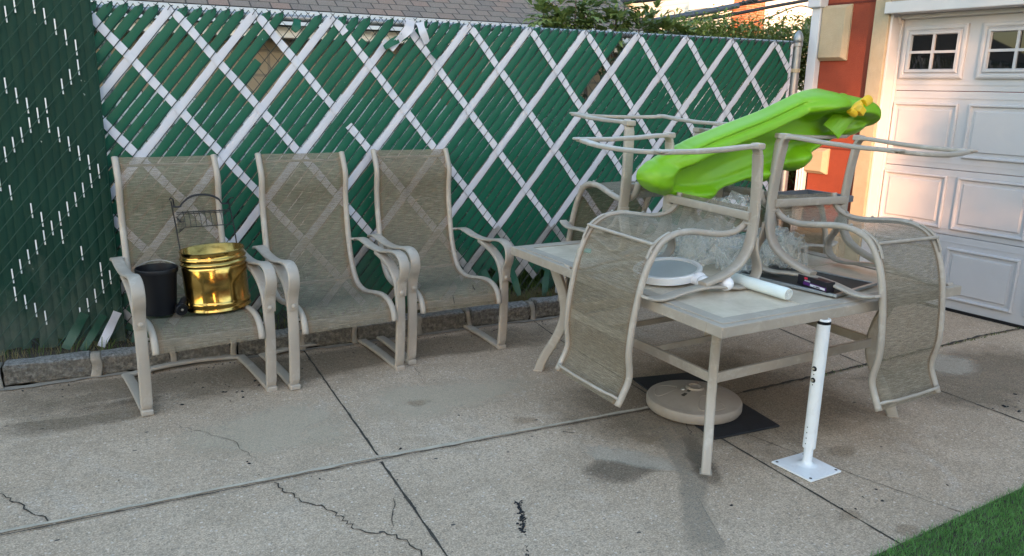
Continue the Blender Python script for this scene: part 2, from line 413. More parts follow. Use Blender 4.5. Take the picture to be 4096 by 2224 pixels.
# ------------------------------------------------------------------ light
SUN_AZ=radians(60); SUN_EL=radians(8)      # direction the light travels towards / height of the sun
d=Vector((cos(SUN_EL)*cos(SUN_AZ),cos(SUN_EL)*sin(SUN_AZ),-sin(SUN_EL)))
sl=bpy.data.lights.new('sun','SUN'); sl.energy=1.6; sl.angle=radians(.6); sl.color=(1,.50,.25)
so=bpy.data.objects.new('sun',sl); COL.objects.link(so); so.rotation_euler=d.to_track_quat('-Z','Y').to_euler()
w=bpy.data.worlds.new('World'); sc.world=w; w.use_nodes=True
nt=w.node_tree; bg=nt.nodes['Background']
sky=nt.nodes.new('ShaderNodeTexSky'); sky.sky_type='NISHITA'; sky.sun_disc=False
sky.sun_elevation=SUN_EL; sky.sun_rotation=atan2(-d.x,-d.y); sky.air_density=1.0; sky.dust_density=.9; sky.ozone_density=1.8
tint=mix(nt,1.0,sky.outputs[0],(1.12,.98,.85),'MULTIPLY'); nt.links.new(tint,bg.inputs[0]); bg.inputs[1].default_value=.15
sc.cycles.transparent_max_bounces=40; sc.view_settings.view_transform='Standard'; sc.view_settings.look='None'; sc.view_settings.gamma=1; sc.view_settings.exposure=2.85

# ------------------------------------------------------------------ ground
g=MB(); g.poly([(-150,-150,-.05),(250,-150,-.05),(250,250,-.05),(-150,250,-.05)]); tag(g.build('ground',M['soil']),kind='structure')
g=MB(); g.box2((-9,-9,-.12),(14,4.45,0)); tag(g.build('driveway',M['concrete']),kind='structure')
g=MB(); g.box2((-9,4.55,-.10),(5.1,40,.085)); g.box2((5.1,4.75,-.10),(40,40,.08)); tag(g.build('yard_soil',M['soil']),kind='structure')
def ribbon(mb,pts,w,z=.003,jag=0,step=.03,seed=0,mi=0,taper=False):
    rnd=random.Random(seed); P=[Vector((x,y,z)) for x,y in pts]; q=[]
    for a,b in zip(P,P[1:]):
        n=max(1,int((b-a).length/step))
        for k in range(n): q.append(a.lerp(b,k/n))
    q.append(P[-1]); L=[];Rr=[]
    for i,p in enumerate(q):
        t=(q[min(i+1,len(q)-1)]-q[max(i-1,0)]).normalized(); s=Vector((-t.y,t.x,0))
        j=s*rnd.uniform(-jag,jag)+t*0; ww=w*(1+rnd.uniform(-.45,.45)*(1 if jag else 0))
        if taper: ww*=max(.15,min(1,4*min(i,len(q)-1-i)/len(q)))
        L.append(p+j+s*ww/2); Rr.append(p+j-s*ww/2)
    n=len(q); mb.add(L+Rr,[(i,n+i,n+i+1,i+1) for i in range(n-1)],None,mi)
j=MB()
ribbon(j,[(.872,4.44),(.872,2.96)],.009,.002,.0015,.05,1); ribbon(j,[(.868,2.90),(.865,-2)],.010,.002,.0015,.05,2)
ribbon(j,[(-8,2.913),(.84,2.916),(2.25,2.876),(2.82,2.853),(3.83,2.886),(5.06,2.96),(5.4,2.96)],.006,.0058,.002,.04,3)
ribbon(j,[(2.83,2.853),(3.83,2.888),(5.06,2.96),(5.4,2.95)],.016,.0070,.006,.03,33)
ribbon(j,[(2.345,2.86),(2.35,1.4),(2.36,-1)],.009,.002,.0012,.05,4)
ribbon(j,[(3.835,2.87),(3.85,1.5),(3.85,0)],.009,.002,.0012,.05,5)
ribbon(j,[(3.868,3.695),(3.80,2.90)],.008,.002,.002,.05,6); ribbon(j,[(2.419,4.44),(2.377,3.99),(2.35,2.9)],.008,.002,.001,.05,7)
tag(j.build('driveway_joints',M['crack']),kind='structure')
j=MB()
ribbon(j,[(.43,2.904),(.454,2.825),(.512,2.70),(.569,2.627),(.606,2.535),(.637,2.434),(.738,2.359),(.779,2.286),(.795,2.191),(.84,2.0)],.0055,.003,.010,.014,11)
ribbon(j,[(.842,2.63),(.781,2.468),(.739,2.359)],.003,.0032,.006,.02,12,taper=True)
ribbon(j,[(-.56,3.30),(-.52,3.239),(-.452,3.128),(-.414,3.05),(-.346,2.959)],.005,.003,.008,.018,13)
ribbon(j,[(2.487,2.457),(2.627,1.949),(2.751,1.587)],.003,.003,.003,.03,14)
ribbon(j,[(.05,3.72),(.33,3.36),(.40,3.12),(.47,2.98)],.0022,.003,.010,.03,15,taper=True)
ribbon(j,[(1.36,4.1),(1.37,3.85),(1.34,3.6)],.002,.003,.008,.03,16,taper=True)
ribbon(j,[(-.05,4.3),(.02,4.1),(.03,3.98)],.0025,.003,.008,.03,17,taper=True)
ribbon(j,[(1.72,2.84),(1.76,2.80)],.005,.003,.006,.02,18)
ribbon(j,[(2.36,2.80),(2.30,2.66),(2.24,2.55)],.004,.003,.010,.02,19)
tag(j.build('driveway_cracks',M['crack']),kind='structure')
j=MB(); ribbon(j,[(-8,2.940),(.85,2.941),(2.3,2.900)],.019,.0045,.0028,.045,8); tag(j.build('driveway_mortar_strip',M['joint_mortar']),kind='structure')
# stains, each a thin patch with a broken outline
def stain_mat(name,col,amt,scale=9,rough=.85):
    m,nt,b=newmat(name); tc=N(nt,'ShaderNodeTexCoord'); sx=N(nt,'ShaderNodeSeparateXYZ'); nt.links.new(tc.outputs['UV'],sx.inputs[0])
    n=noise_n(nt,coords(nt),scale,7,.75,.5)
    f=mth(nt,'ADD',mth(nt,'MULTIPLY',sx.outputs[0],1.1),mth(nt,'MULTIPLY',mth(nt,'SUBTRACT',n,.5),1.9))
    f=ramp(nt,f,[(.22,(0,0,0)),(.85,(amt,)*3)])
    gr=noise_n(nt,coords(nt),170,3,.7)
    c=ramp(nt,gr,[(.3,tuple(q*.6 for q in col)),(.7,tuple(min(1,q*1.4) for q in col))])
    nt.links.new(c,b.inputs['Base Color']); b.inputs['Roughness'].default_value=rough
    tr=N(nt,'ShaderNodeBsdfTransparent'); mx=N(nt,'ShaderNodeMixShader'); nt.links.new(f,mx.inputs[0]); nt.links.new(tr.outputs[0],mx.inputs[1]); nt.links.new(b.outputs[0],mx.inputs[2])
    nt.links.new(mx.outputs[0],nt.nodes['Material Output'].inputs[0]); return m
def stain(name,pts,mat,z):
    P=[Vector((x,y,z)) for x,y in pts]; c=sum(P,Vector())/len(P)
    Q=cr(P,4,True); vs=[c]; vs+=[c.lerp(q,.6) for q in Q]; vs+=[c.lerp(q,1.12) for q in Q]; n=len(Q); fs=[];uv=[]
    for i in range(n):
        k=(i+1)%n; fs.append((0,1+i,1+k)); uv.append([(1,0),(.8,0),(.8,0)])
        fs.append((1+i,1+n+i,1+n+k,1+k)); uv.append([(.8,0),(0,0),(0,0),(.8,0)])
    mb=MB(); mb.add(vs,fs,uv); tag(mb.build(name,mat),kind='structure')
SM={'grey':stain_mat('cement_smear',(.54,.47,.38),.55),'dark':stain_mat('damp_stain',(.13,.10,.07),.45),'grime':stain_mat('kerb_grime',(.17,.13,.085),.42,3),'repair':stain_mat('repair_mortar',(.30,.26,.205),.36,5),
    'rust':stain_mat('rust_stain',(.28,.19,.11),.25,16),'tar':stain_mat('tar_streak',(.02,.02,.022),1.0,75),'pale':stain_mat('pale_wear',(.56,.47,.35),.45,4)}
stain('cement_smear',[(1.66,2.60),(1.75,2.68),(1.861,2.60),(2.03,2.40),(1.98,2.28),(1.83,2.40)],SM['grey'],.0030)
stain('damp_stain',[(1.687,2.535),(1.87,2.472),(1.90,2.342),(1.70,2.30),(1.56,2.42)],SM['dark'],.0022)
stain('repair_strip',[(2.10,2.62),(2.22,2.55),(2.12,2.30),(2.0,2.15),(1.83,1.95),(1.72,1.70),(1.60,1.78),(1.80,2.10),(1.95,2.30)],SM['repair'],.0040)
stain('dark_repair',[(2.18,2.56),(2.24,2.50),(2.14,2.25),(2.03,2.10),(1.98,2.2)],SM['dark'],.0048)
stain('white_patch',[(4.35,2.866),(4.50,2.67),(4.202,2.50),(4.05,2.68)],SM['grey'],.0026)
stain('worn_patch',[(1.05,3.7),(1.9,3.55),(1.8,3.35),(1.2,3.2),(.95,3.3)],SM['pale'],.0018)
stain('worn_patch',[(.15,3.6),(.8,3.7),(.85,3.2),(.5,3.1),(.1,3.3)],SM['pale'],.0018)
for x,y,r in ((1.22,3.42,.09),(1.62,3.02,.08),(2.35,1.75,.07),(2.45,1.6,.06),(2.02,2.62,.09),(2.75,2.15,.08)):
    stain('rust_stain',[(x+r*cos(a)*random.uniform(.6,1.3),y+r*.7*sin(a)*random.uniform(.6,1.3)) for a in [q*pi/3 for q in range(6)]],SM['rust'],.0020)
stain('kerb_grime',[(-.9,4.42),(.4,4.40),(1.6,4.40),(2.6,4.38),(2.5,3.95),(1.5,4.0),(.5,3.9),(-.7,4.05)],SM['grime'],.0014)
stain('kerb_grime',[(-.6,4.0),(.1,4.05),(.1,3.8),(-.5,3.75)],SM['grime'],.0014)
stain('kerb_grime',[(1.7,3.1),(2.6,3.5),(3.4,3.4),(3.5,2.4),(2.6,2.2),(1.9,2.5)],SM['grime'],.0014)
stain('kerb_grime',[(3.5,2.8),(4.6,2.9),(5.1,2.6),(4.4,2.1),(3.6,2.2)],SM['grime'],.0014)
# scattered leaf crumbs, seeds and grit
mb=MB(); rnd=random.Random(5)
def crumb(x,y,s,z=.002):
    a=rnd.uniform(0,pi); e=rnd.uniform(.35,.9); P=[]
    for k in range(6):
        t=2*pi*k/6; r=s*rnd.uniform(.7,1.2); P.append((x+r*cos(t)*cos(a)-r*e*sin(t)*sin(a),y+r*cos(t)*sin(a)+r*e*sin(t)*cos(a)))
    h=s*.4; mb.add([(p[0],p[1],z) for p in P]+[(p[0]*.5+x*.5,p[1]*.5+y*.5,z+h) for p in P],[(k,(k+1)%6,6+(k+1)%6,6+k) for k in range(6)]+[tuple(range(6,12))])
for _ in range(16): crumb(.35+rnd.gauss(0,.16),4.02+rnd.gauss(0,.13),rnd.uniform(.004,.011))
for _ in range(9): crumb(4.05+rnd.gauss(0,.14),2.13+rnd.gauss(0,.07),rnd.uniform(.005,.016))
for x,y in ((1.98,2.0),(.98,2.98),(.60,2.86),(.36,3.13),(.365,3.11),(1.35,3.2),(2.9,1.75),(2.6,1.85),(2.55,1.78),(2.5,1.83),(2.4,1.78),(2.35,1.8)): crumb(x,y,rnd.uniform(.006,.010))
for _ in range(95):
    t=rnd.random(); crumb(1.252-.085*t+rnd.gauss(0,.008),2.37-.20*t+rnd.gauss(0,.006),rnd.uniform(.003,.008),.0015)
for _ in range(22):
    t=rnd.random(); crumb(1.14-.04*t+rnd.gauss(0,.008),2.10-.10*t,rnd.uniform(.002,.005),.0015)
for _ in range(60): crumb(.87+rnd.gauss(0,.012),rnd.uniform(2.0,4.4),rnd.uniform(.0015,.004))
for _ in range(110): crumb(rnd.uniform(-.8,2.6),4.40-abs(rnd.gauss(0,.05)),rnd.uniform(.002,.007))
for _ in range(130): crumb(rnd.uniform(-.8,4.6),rnd.uniform(1.6,4.4),rnd.uniform(.0015,.0042))
tag(mb.build('ground_debris',M['black_plastic']),'dark leaf crumbs and grit scattered over the concrete','debris',kind='stuff')

# ------------------------------------------------------------------ kerb of granite blocks
kb=empty('stone_kerb',(0,4.5,0)); tag(kb,'low kerb of rough grey granite blocks with mortar joints below the green fence','kerb')
x=-2.2; rnd=random.Random(11); mo=MB()
while x<4.9:
    L=rnd.uniform(.26,.44); 
    bm=bmesh.new(); bmesh.ops.create_cube(bm,size=1); bmesh.ops.subdivide_edges(bm,edges=bm.edges[:],cuts=9,use_grid_fill=True)
    h=.118+rnd.uniform(-.008,.008)
    for v in bm.verts:
        p=v.co.copy(); q=Vector((p.x*L,p.y*.12,p.z*h))
        # round the corners
        k=1-.10*(abs(2*p.y)**6)*(abs(2*p.z)**6); q.y*=k; q.z*=k; q.x*=1-.05*(abs(2*p.x)**6)*(abs(2*p.z)**6)
        n=noise.noise_vector(Vector((q.x+x,q.y,q.z))*14)*.009+noise.noise_vector(Vector((q.x+x,q.y,q.z))*48)*.006
        v.co=q+n*(1.0 if p.z<.45 else .6)
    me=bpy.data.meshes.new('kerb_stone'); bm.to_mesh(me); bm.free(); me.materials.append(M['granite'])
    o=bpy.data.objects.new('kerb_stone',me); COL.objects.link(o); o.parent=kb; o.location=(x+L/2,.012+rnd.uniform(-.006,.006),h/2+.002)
    o.rotation_euler=(rnd.uniform(-.02,.02),rnd.uniform(-.01,.01),rnd.uniform(-.015,.015))
    P=[]
    xm=x+L+.022
    mo.sweep(cr([(xm+rnd.uniform(-.008,.008),-.046+rnd.uniform(-.010,.004),0),(xm+rnd.uniform(-.006,.006),-.041,.06),(xm+rnd.uniform(-.008,.008),-.038,.100),(xm,0,.112),(xm,.06,.10)],4),rrect(.020,.040+rnd.uniform(-.010,.012),.4),up=(1,0,0))
    x+=L+.044
mo.build('mortar',M['mortar'],kb,smooth=True)
o=MB(); ribbon(o,[(-2.2,4.44),(4.9,4.445)],.04,.006,.010,.05,23); o.build('mortar_bead',M['mortar'],kb)
kb.location=(0,4.5,0)
for ch in kb.children:
    if ch.name.startswith('mortar_bead'): ch.location=(0,-4.5,0)

# ------------------------------------------------------------------ weeds between kerb and fence
def blades(name,mat,n,fx,hmin,hmax,wd,label=None,cat=None,seed=1,lean=.6):
    rnd=random.Random(seed); mb=MB()
    for _ in range(n):
        x,y,z=fx(rnd); a=rnd.uniform(0,2*pi); h=rnd.uniform(hmin,hmax); l=rnd.uniform(.1,lean)*h; w=wd*rnd.uniform(.6,1.2)
        c,s=cos(a),sin(a); b=rnd.uniform(0,2*pi); px,py=cos(b)*w/2,sin(b)*w/2
        m1=(x+c*l*.35,y+s*l*.35,z+h*.6); tp=(x+c*l,y+s*l,z+h*rnd.uniform(.8,1))
        mb.add([(x-px,y-py,z),(x+px,y+py,z),(m1[0]+px*.7,m1[1]+py*.7,m1[2]),(m1[0]-px*.7,m1[1]-py*.7,m1[2]),tp],[(0,1,2,3),(3,2,4)])
    o=mb.build(name,mat); tag(o,label,cat,kind='stuff'); return o
blades('dry_weeds',M['weed'],5200,lambda r:((lambda x:(x,r.uniform(4.57,4.78),.085))(r.uniform(-1.2,4.9) if r.random()<.55 else r.uniform(1.9,3.2))),.02,.085,.003,'tangle of dry brown grass between the kerb stones and the fence','weeds',3,1.6)
blades('green_weeds',M['weed_green'],1500,lambda r:(r.uniform(-1.2,4.9),r.uniform(4.58,4.95),.085),.03,.13,.005,'green grass tufts growing along the foot of the fence','weeds',4,1.0)
blades('crack_weeds',M['weed_green'],170,lambda r:((lambda t:(3.45+t*2.1,2.872+t*.09+r.gauss(0,.008),.0))(min(1,max(0,.5+r.gauss(0,.35))))),.006,.022,.005,'small green weeds rooted in the driveway crack near the garage door','weeds',6,1.2)

# ------------------------------------------------------------------ turf
g=MB(); T0=[(-9,1.49),(2.215,1.53),(3.181,1.60),(6.5,1.82)]
g.poly([(x,y,.010) for x,y in T0]+[(6.5,-9,.010),(-9,-9,.010)]); tag(g.build('lawn',M['soil']),kind='structure')
g.f=[]
rnd=random.Random(2); mb=MB()
for _ in range(52000):
    x=rnd.uniform(1.9,3.75); ye=1.53+(x-2.215)*.0725; y=ye-abs(rnd.uniform(0,1)**1.0)*.62+rnd.gauss(0,.008)
    if y<1.53-.62+(x-1.9)*.2 and x<2.1: continue
    a=rnd.uniform(0,2*pi); h=rnd.uniform(.009,.017); l=rnd.uniform(.2,.9)*h; w=.0022; b=rnd.uniform(0,pi)
    c,s=cos(a),sin(a); px,py=cos(b)*w/2,sin(b)*w/2
    mb.add([(x-px,y-py,.008),(x+px,y+py,.008),(x+c*l+px*.3,y+s*l+py*.3,.010+h),(x+c*l-px*.3,y+s*l-py*.3,.010+h)],[(0,1,2,3)])
tag(mb.build('turf',M['grass']),'bright green artificial turf at the edge of the concrete','turf',kind='stuff')

# ------------------------------------------------------------------ main fence
FY=4.75; ZT=1.922; X0=.317; WW=.07277; HH=.0885; XL,XR=-.10,4.86
fence=empty('chain_link_fence',(2.4,FY,.08)); tag(fence,'tall chain link fence woven with green slats and a lattice of white diamond strips','fence')
fo=Vector((2.4,FY,.08))
SL=HH/WW
def clipline(xt,zt,zb,sgn):
    # line x = xt + sgn*(zt-z)/SL ; returns z range inside [XL,XR]
    def z_at(x): return zt-(x-xt)*sgn*SL
    za,zb2=zt,zb
    if sgn<0:
        if xt<XL: return None
        za=min(za,z_at(XR)) if xt>XR else za
        zb2=max(zb2,z_at(XL))
    else:
        if xt>XR: return None
        za=min(za,z_at(XL)) if xt<XL else za
        zb2=max(zb2,z_at(XR))
    if za-zb2<.03: return None
    return za,zb2
def slat(mb,xt,zt,z1,z2,sgn,width,y,rnd,tip=True,taper_end=False,mi=0):
    # slat from z1 (top) to z2 (bottom)
    n=max(2,int((z1-z2)/(HH/2))); t=Vector((sgn/SL,0,-1)).normalized(); s=Vector((t.z,0,-t.x)); vs=[]
    ph=rnd.uniform(0,6); zs_=[z1+(z2-z1)*i/n for i in range(n+1)]
    if tip: zs_.insert(1,z1-.030); n+=1
    for i in range(n+1):
        z=zs_[i]; x=xt+sgn*(zt-z)/SL
        w=width*(1+.06*sin(i*1.7+ph))/2
        if tip and i==0: w*=.12
        if taper_end and i==n: w*=.5
        yb=y+.0012*sin(i*2.3+ph); c=Vector((x,yb,z)); off=s*(.0012*sin(i*1.1+ph*2))
        vs+=[c+off-s*w-Vector((0,-.0009,0)),c+off-s*w*.8-Vector((0,.0004,0)),c+off+s*w*.8-Vector((0,.0004,0)),c+off+s*w-Vector((0,-.0009,0))]
    fs=[(4*i+k,4*i+k+1,4*i+k+5,4*i+k+4) for i in range(n) for k in range(3)]
    mb.add([Vector(v)-fo for v in vs],fs,None,mi)
rnd=random.Random(21); GS=MB(); WS=MB(); SV=MB()
cut={9:1.66,10:1.50,16:1.80,19:1.74,41:1.48}
ilo=int((XL-X0)/WW)-1; ihi=int((XR-X0)/WW)+28
for i in range(ilo,ihi):
    xt=X0+i*WW; r=clipline(xt,ZT,.0,-1)
    if not r: continue
    z1,z2=r
    base=.13+rnd.uniform(-.05,.05)
    xb=xt-(ZT-base)/SL
    if 2.05<xb<2.6: base+=.06+.10*rnd.random()
    z2=max(z2,base)
    if z1<=z2: continue
    white=i%6==0
    top=z1+.014
    if i in cut and not white: top=min(top,cut[i] if cut[i] else 1.9)
    if white:
        if i==18: top=1.80
        zs=.60+rnd.uniform(-.02,.02)
        if top>zs: slat(WS,xt,ZT,top,max(zs,z2),-1,.047,FY-.002,rnd,tip=top>1.88)
        if z2<zs: slat(SV,xt,ZT,min(zs,top),z2+rnd.uniform(.0,.06),-1,.042,FY-.002,rnd,tip=False)
    else:
        slat(GS,xt,ZT,top,z2,-1,.0500+rnd.uniform(-.002,.002),FY,rnd,tip=top>1.88)
for i in range(-40*6//6,12*6,1):
    if i%6: continue
    xt=X0+i*WW; r=clipline(xt,ZT,.0,1)
    if not r: continue
    z1,z2=r; z2=max(z2,.18+rnd.uniform(-.04,.06)); zs=.60+rnd.uniform(-.02,.02)
    if z1<=z2: continue
    segs=[(z1,z2)]
    if i==12: segs=[(z1,1.835),(1.815,z2)]
    if i==6: segs=[(z1,1.375),(1.30,z2)]
    for a,b in segs:
        if a>zs: slat(WS,xt,ZT,a,max(b,zs),1,.045,FY-.009,rnd,tip=a>1.88)
        if b<zs: slat(SV,xt,ZT,min(a,zs),b,1,.044,FY-.009,rnd,tip=False)
GS.build('green_slats',M['slat_green'],fence,smooth=True); WS.build('white_strips',M['slat_white'],fence,smooth=True); SV.build('weathered_strips',M['slat_silver'],fence,smooth=True)
# wires : '/' in front, '\' behind, twisted into each other at the knuckles
W=MB()
def wire(mb,xt,sgn,y,r,seg=4):
    q=clipline(xt,ZT+.012,.08,sgn)
    if not q: return
    z1,z2=q; P=[]; n=max(2,int((z1-z2)/(HH/2)+.5))
    for i in range(n+1):
        z=z1+(z2-z1)*i/n; x=xt+sgn*(ZT+.012-z)/SL
        P.append(Vector((x+rnd.uniform(-.0012,.0012),y+.002*(1 if i%2 else -1),z))-fo)
    mb.tube(P,r,seg,up=(0,1,0),cap=False)
for i in range(ilo-2,ihi):
    wire(W,X0+(i+.5)*WW,-1,FY-.015,.0023)
for i in range(-70,70):
    wire(W,X0+(i+.5)*WW,1,FY+.008,.0017)
for i in range(ilo,int((XR-X0)/WW)+1):    # twisted ends along the top
    x=X0+(i+.5)*WW-.5*WW
    if x<XL: continue
    for s in(-1,1): W.tube([Vector((x+s*.018,FY-.012,ZT-.012))-fo,Vector((x+s*.002,FY-.012,ZT+.012))-fo,Vector((x-s*.012,FY-.010,ZT+.020+rnd.uniform(-.004,.008)))-fo],.002,4,up=(0,1,0),cap=False)
W.build('wire_mesh',M['wire'],fence)
# rail, posts, fittings
rl=MB(); rl.tube([Vector((XL-.8,FY+.035,ZT-.022))-fo,Vector((4.91,FY+.035,ZT+.003))-fo],.020,12,up=(0,1,0)); rl.build('top_rail',M['galv'],fence,smooth=True)
for x in (-.02,1.98,4.93):
    p=MB(); end=x>4; r=.032 if end else .028; zt=2.02 if end else 1.90
    p.lathe([(r,0),(r,zt-.08)],16,Matrix.Translation(Vector((x,FY+(.045 if not end else 0),.0))-Vector((fo.x,fo.y,0))-Vector((0,0,.08))),capt=False)
    o=p.build('post',M['galv'],fence,auto=40)
    if end:
        c=MB(); c.lathe([(.037,1.93),(.038,1.955),(.036,1.975),(.027,2.0),(.013,2.02),(.002,2.026)],20,Matrix.Translation((x-fo.x,FY-fo.y,-.08)))
        c.build('post_cap',M['galv'],o,smooth=True)
        for z in (1.90,1.70,1.0):
            c=MB(); c.lathe([(.036,z),(.038,z+.003),(.038,z+.027),(.036,z+.03)],20,Matrix.Translation((x-fo.x,FY-fo.y,-.08))); c.box((x-.055-fo.x,0,z+.015-.08),(.05,.012,.028)); c.build('tension_band',M['cream'] if z==1.70 else M['galv'],o,smooth=False)
tb=MB(); tb.box((4.865-fo.x,-.004,.92),(.022,.006,1.84)); tb.build('edge_strip',M['slat_white'],fence)
# torn flaps
def flap(pts,mat,name):
    mb=MB(); L=[Vector(p)-fo for p in cr([p[:3] for p in pts],5)]; n=len(L); ws=[p[3] for p in pts]
    vs=[]
    for i,p in enumerate(L):
        t=(L[min(i+1,n-1)]-L[max(i-1,0)]).normalized(); s=t.cross(Vector((0,1,0))).normalized(); s=(s+Vector((0,.35*sin(i*.7),0))).normalized()
        k=i/(n-1)*(len(ws)-1); a=int(min(k,len(ws)-2)); w=ws[a]+(ws[a+1]-ws[a])*(k-a)
        vs+=[p-s*w/2,p+s*w/2]
    mb.add(vs,[(2*i,2*i+1,2*i+3,2*i+2) for i in range(n-1)]); mb.build(name,mat,fence,smooth=True)
flap([(.98,4.72,1.90,.045),(.97,4.70,1.86,.05),(.95,4.70,1.83,.03)],M['slat_green'],'torn_slat')
flap([(1.64,4.72,1.84,.05),(1.55,4.71,1.80,.045),(1.49,4.71,1.76,.03)],M['slat_green'],'torn_slat')
flap([(1.84,4.71,1.76,.05),(1.80,4.70,1.72,.05)],M['slat_green'],'torn_slat')
flap([(1.66,4.715,1.93,.07),(1.645,4.70,1.88,.06),(1.60,4.71,1.83,.045),(1.53,4.72,1.755,.044)],M['slat_white'],'torn_strip')
flap([(1.72,4.715,1.92,.06),(1.735,4.70,1.86,.05),(1.77,4.72,1.80,.04)],M['slat_white'],'torn_strip')
for (x,z,a,w,mt) in ((2.25,.16,-.9,.05,'slat_green'),(2.42,.17,-.5,.05,'slat_green'),(2.62,.15,.5,.05,'slat_green'),(2.72,.16,.7,.04,'slat_silver'),(2.9,.14,-.7,.05,'slat_green'),(2.05,.12,-.9,.05,'slat_green')):
    flap([(x+a*.10,4.70,z+.16,w),(x+a*.05,4.68,z+.06,w),(x,4.655,z-.05,w*.7)],M[mt],'loose_slat')

# ------------------------------------------------------------------ left fence panel
LY=4.69; lf=empty('slatted_fence_panel',(-.9,LY,.08)); tag(lf,'darker green fence panel of upright slats with short white slits, on the left','fence')
lo=Vector((-.9,LY,.08)); lw=.041; lh=.097; zt=2.02; rnd=random.Random(8)
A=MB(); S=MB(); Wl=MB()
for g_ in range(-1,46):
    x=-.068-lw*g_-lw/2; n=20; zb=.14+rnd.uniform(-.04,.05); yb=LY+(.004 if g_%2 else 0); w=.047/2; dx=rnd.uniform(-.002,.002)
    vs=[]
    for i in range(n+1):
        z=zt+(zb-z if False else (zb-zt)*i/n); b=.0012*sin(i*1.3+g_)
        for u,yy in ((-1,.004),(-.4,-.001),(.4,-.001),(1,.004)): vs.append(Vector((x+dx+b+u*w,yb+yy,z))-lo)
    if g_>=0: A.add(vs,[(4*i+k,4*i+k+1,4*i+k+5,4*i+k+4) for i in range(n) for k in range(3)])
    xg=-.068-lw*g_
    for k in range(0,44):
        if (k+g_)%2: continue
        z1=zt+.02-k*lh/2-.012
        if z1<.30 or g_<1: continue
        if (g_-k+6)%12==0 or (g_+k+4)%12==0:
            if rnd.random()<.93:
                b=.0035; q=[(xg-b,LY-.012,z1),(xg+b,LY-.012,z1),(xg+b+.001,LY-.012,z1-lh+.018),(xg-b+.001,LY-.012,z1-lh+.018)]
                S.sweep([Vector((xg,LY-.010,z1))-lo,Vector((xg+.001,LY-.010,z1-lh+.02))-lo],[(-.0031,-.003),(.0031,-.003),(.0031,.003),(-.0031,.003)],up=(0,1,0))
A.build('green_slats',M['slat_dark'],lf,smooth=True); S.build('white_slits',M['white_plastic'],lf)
sl2=lh/(2*lw)
def lwire(xt,sgn,y,r):
    P=[]; n=int((zt-.1)/(lh/2))
    for i in range(n+1):
        z=zt-i*lh/2; x=xt+sgn*(zt-z)/sl2
        if x>-.064 or x<-2.0: 
            if P: break
            continue
        P.append(Vector((x+rnd.uniform(-.001,.001),y+.0025*(1 if i%2 else -1),z))-lo)
    if len(P)>1: Wl.tube(P,r,5,up=(0,1,0),cap=False)
for k in range(-30,32): lwire(-.068-lw+k*2*lw,-1,LY-.018,.0026)
for k in range(-60,2): lwire(-.068-lw+k*2*lw,1,LY+.012,.002)
Wl.build('wire_mesh',simple('green_coated_wire',(.02,.06,.045),.4,0,.2,30),lf)
p=MB(); p.tube([Vector((-.066,LY+.002,.1))-lo,Vector((-.066,LY+.002,2.03))-lo],.004,6,up=(0,1,0)); p.build('edge_wire',M['slat_dark'],lf)
fo_save=fo; fo=lo; fence_save=fence; fence=lf
for (x,z,a,w,mt) in ((-.36,.15,1.0,.050,'slat_deep'),(-.28,.13,1.1,.04,'slat_deep'),(-.19,.14,.9,.045,'slat_white'),(-.02,.14,.6,.05,'slat_deep')):
    flap([(x+a*.11,4.66,z+.15,w),(x+a*.05,4.65,z+.05,w),(x,4.63,z-.03,w*.9)],M[mt],'loose_slat')
fo=fo_save; fence=fence_save

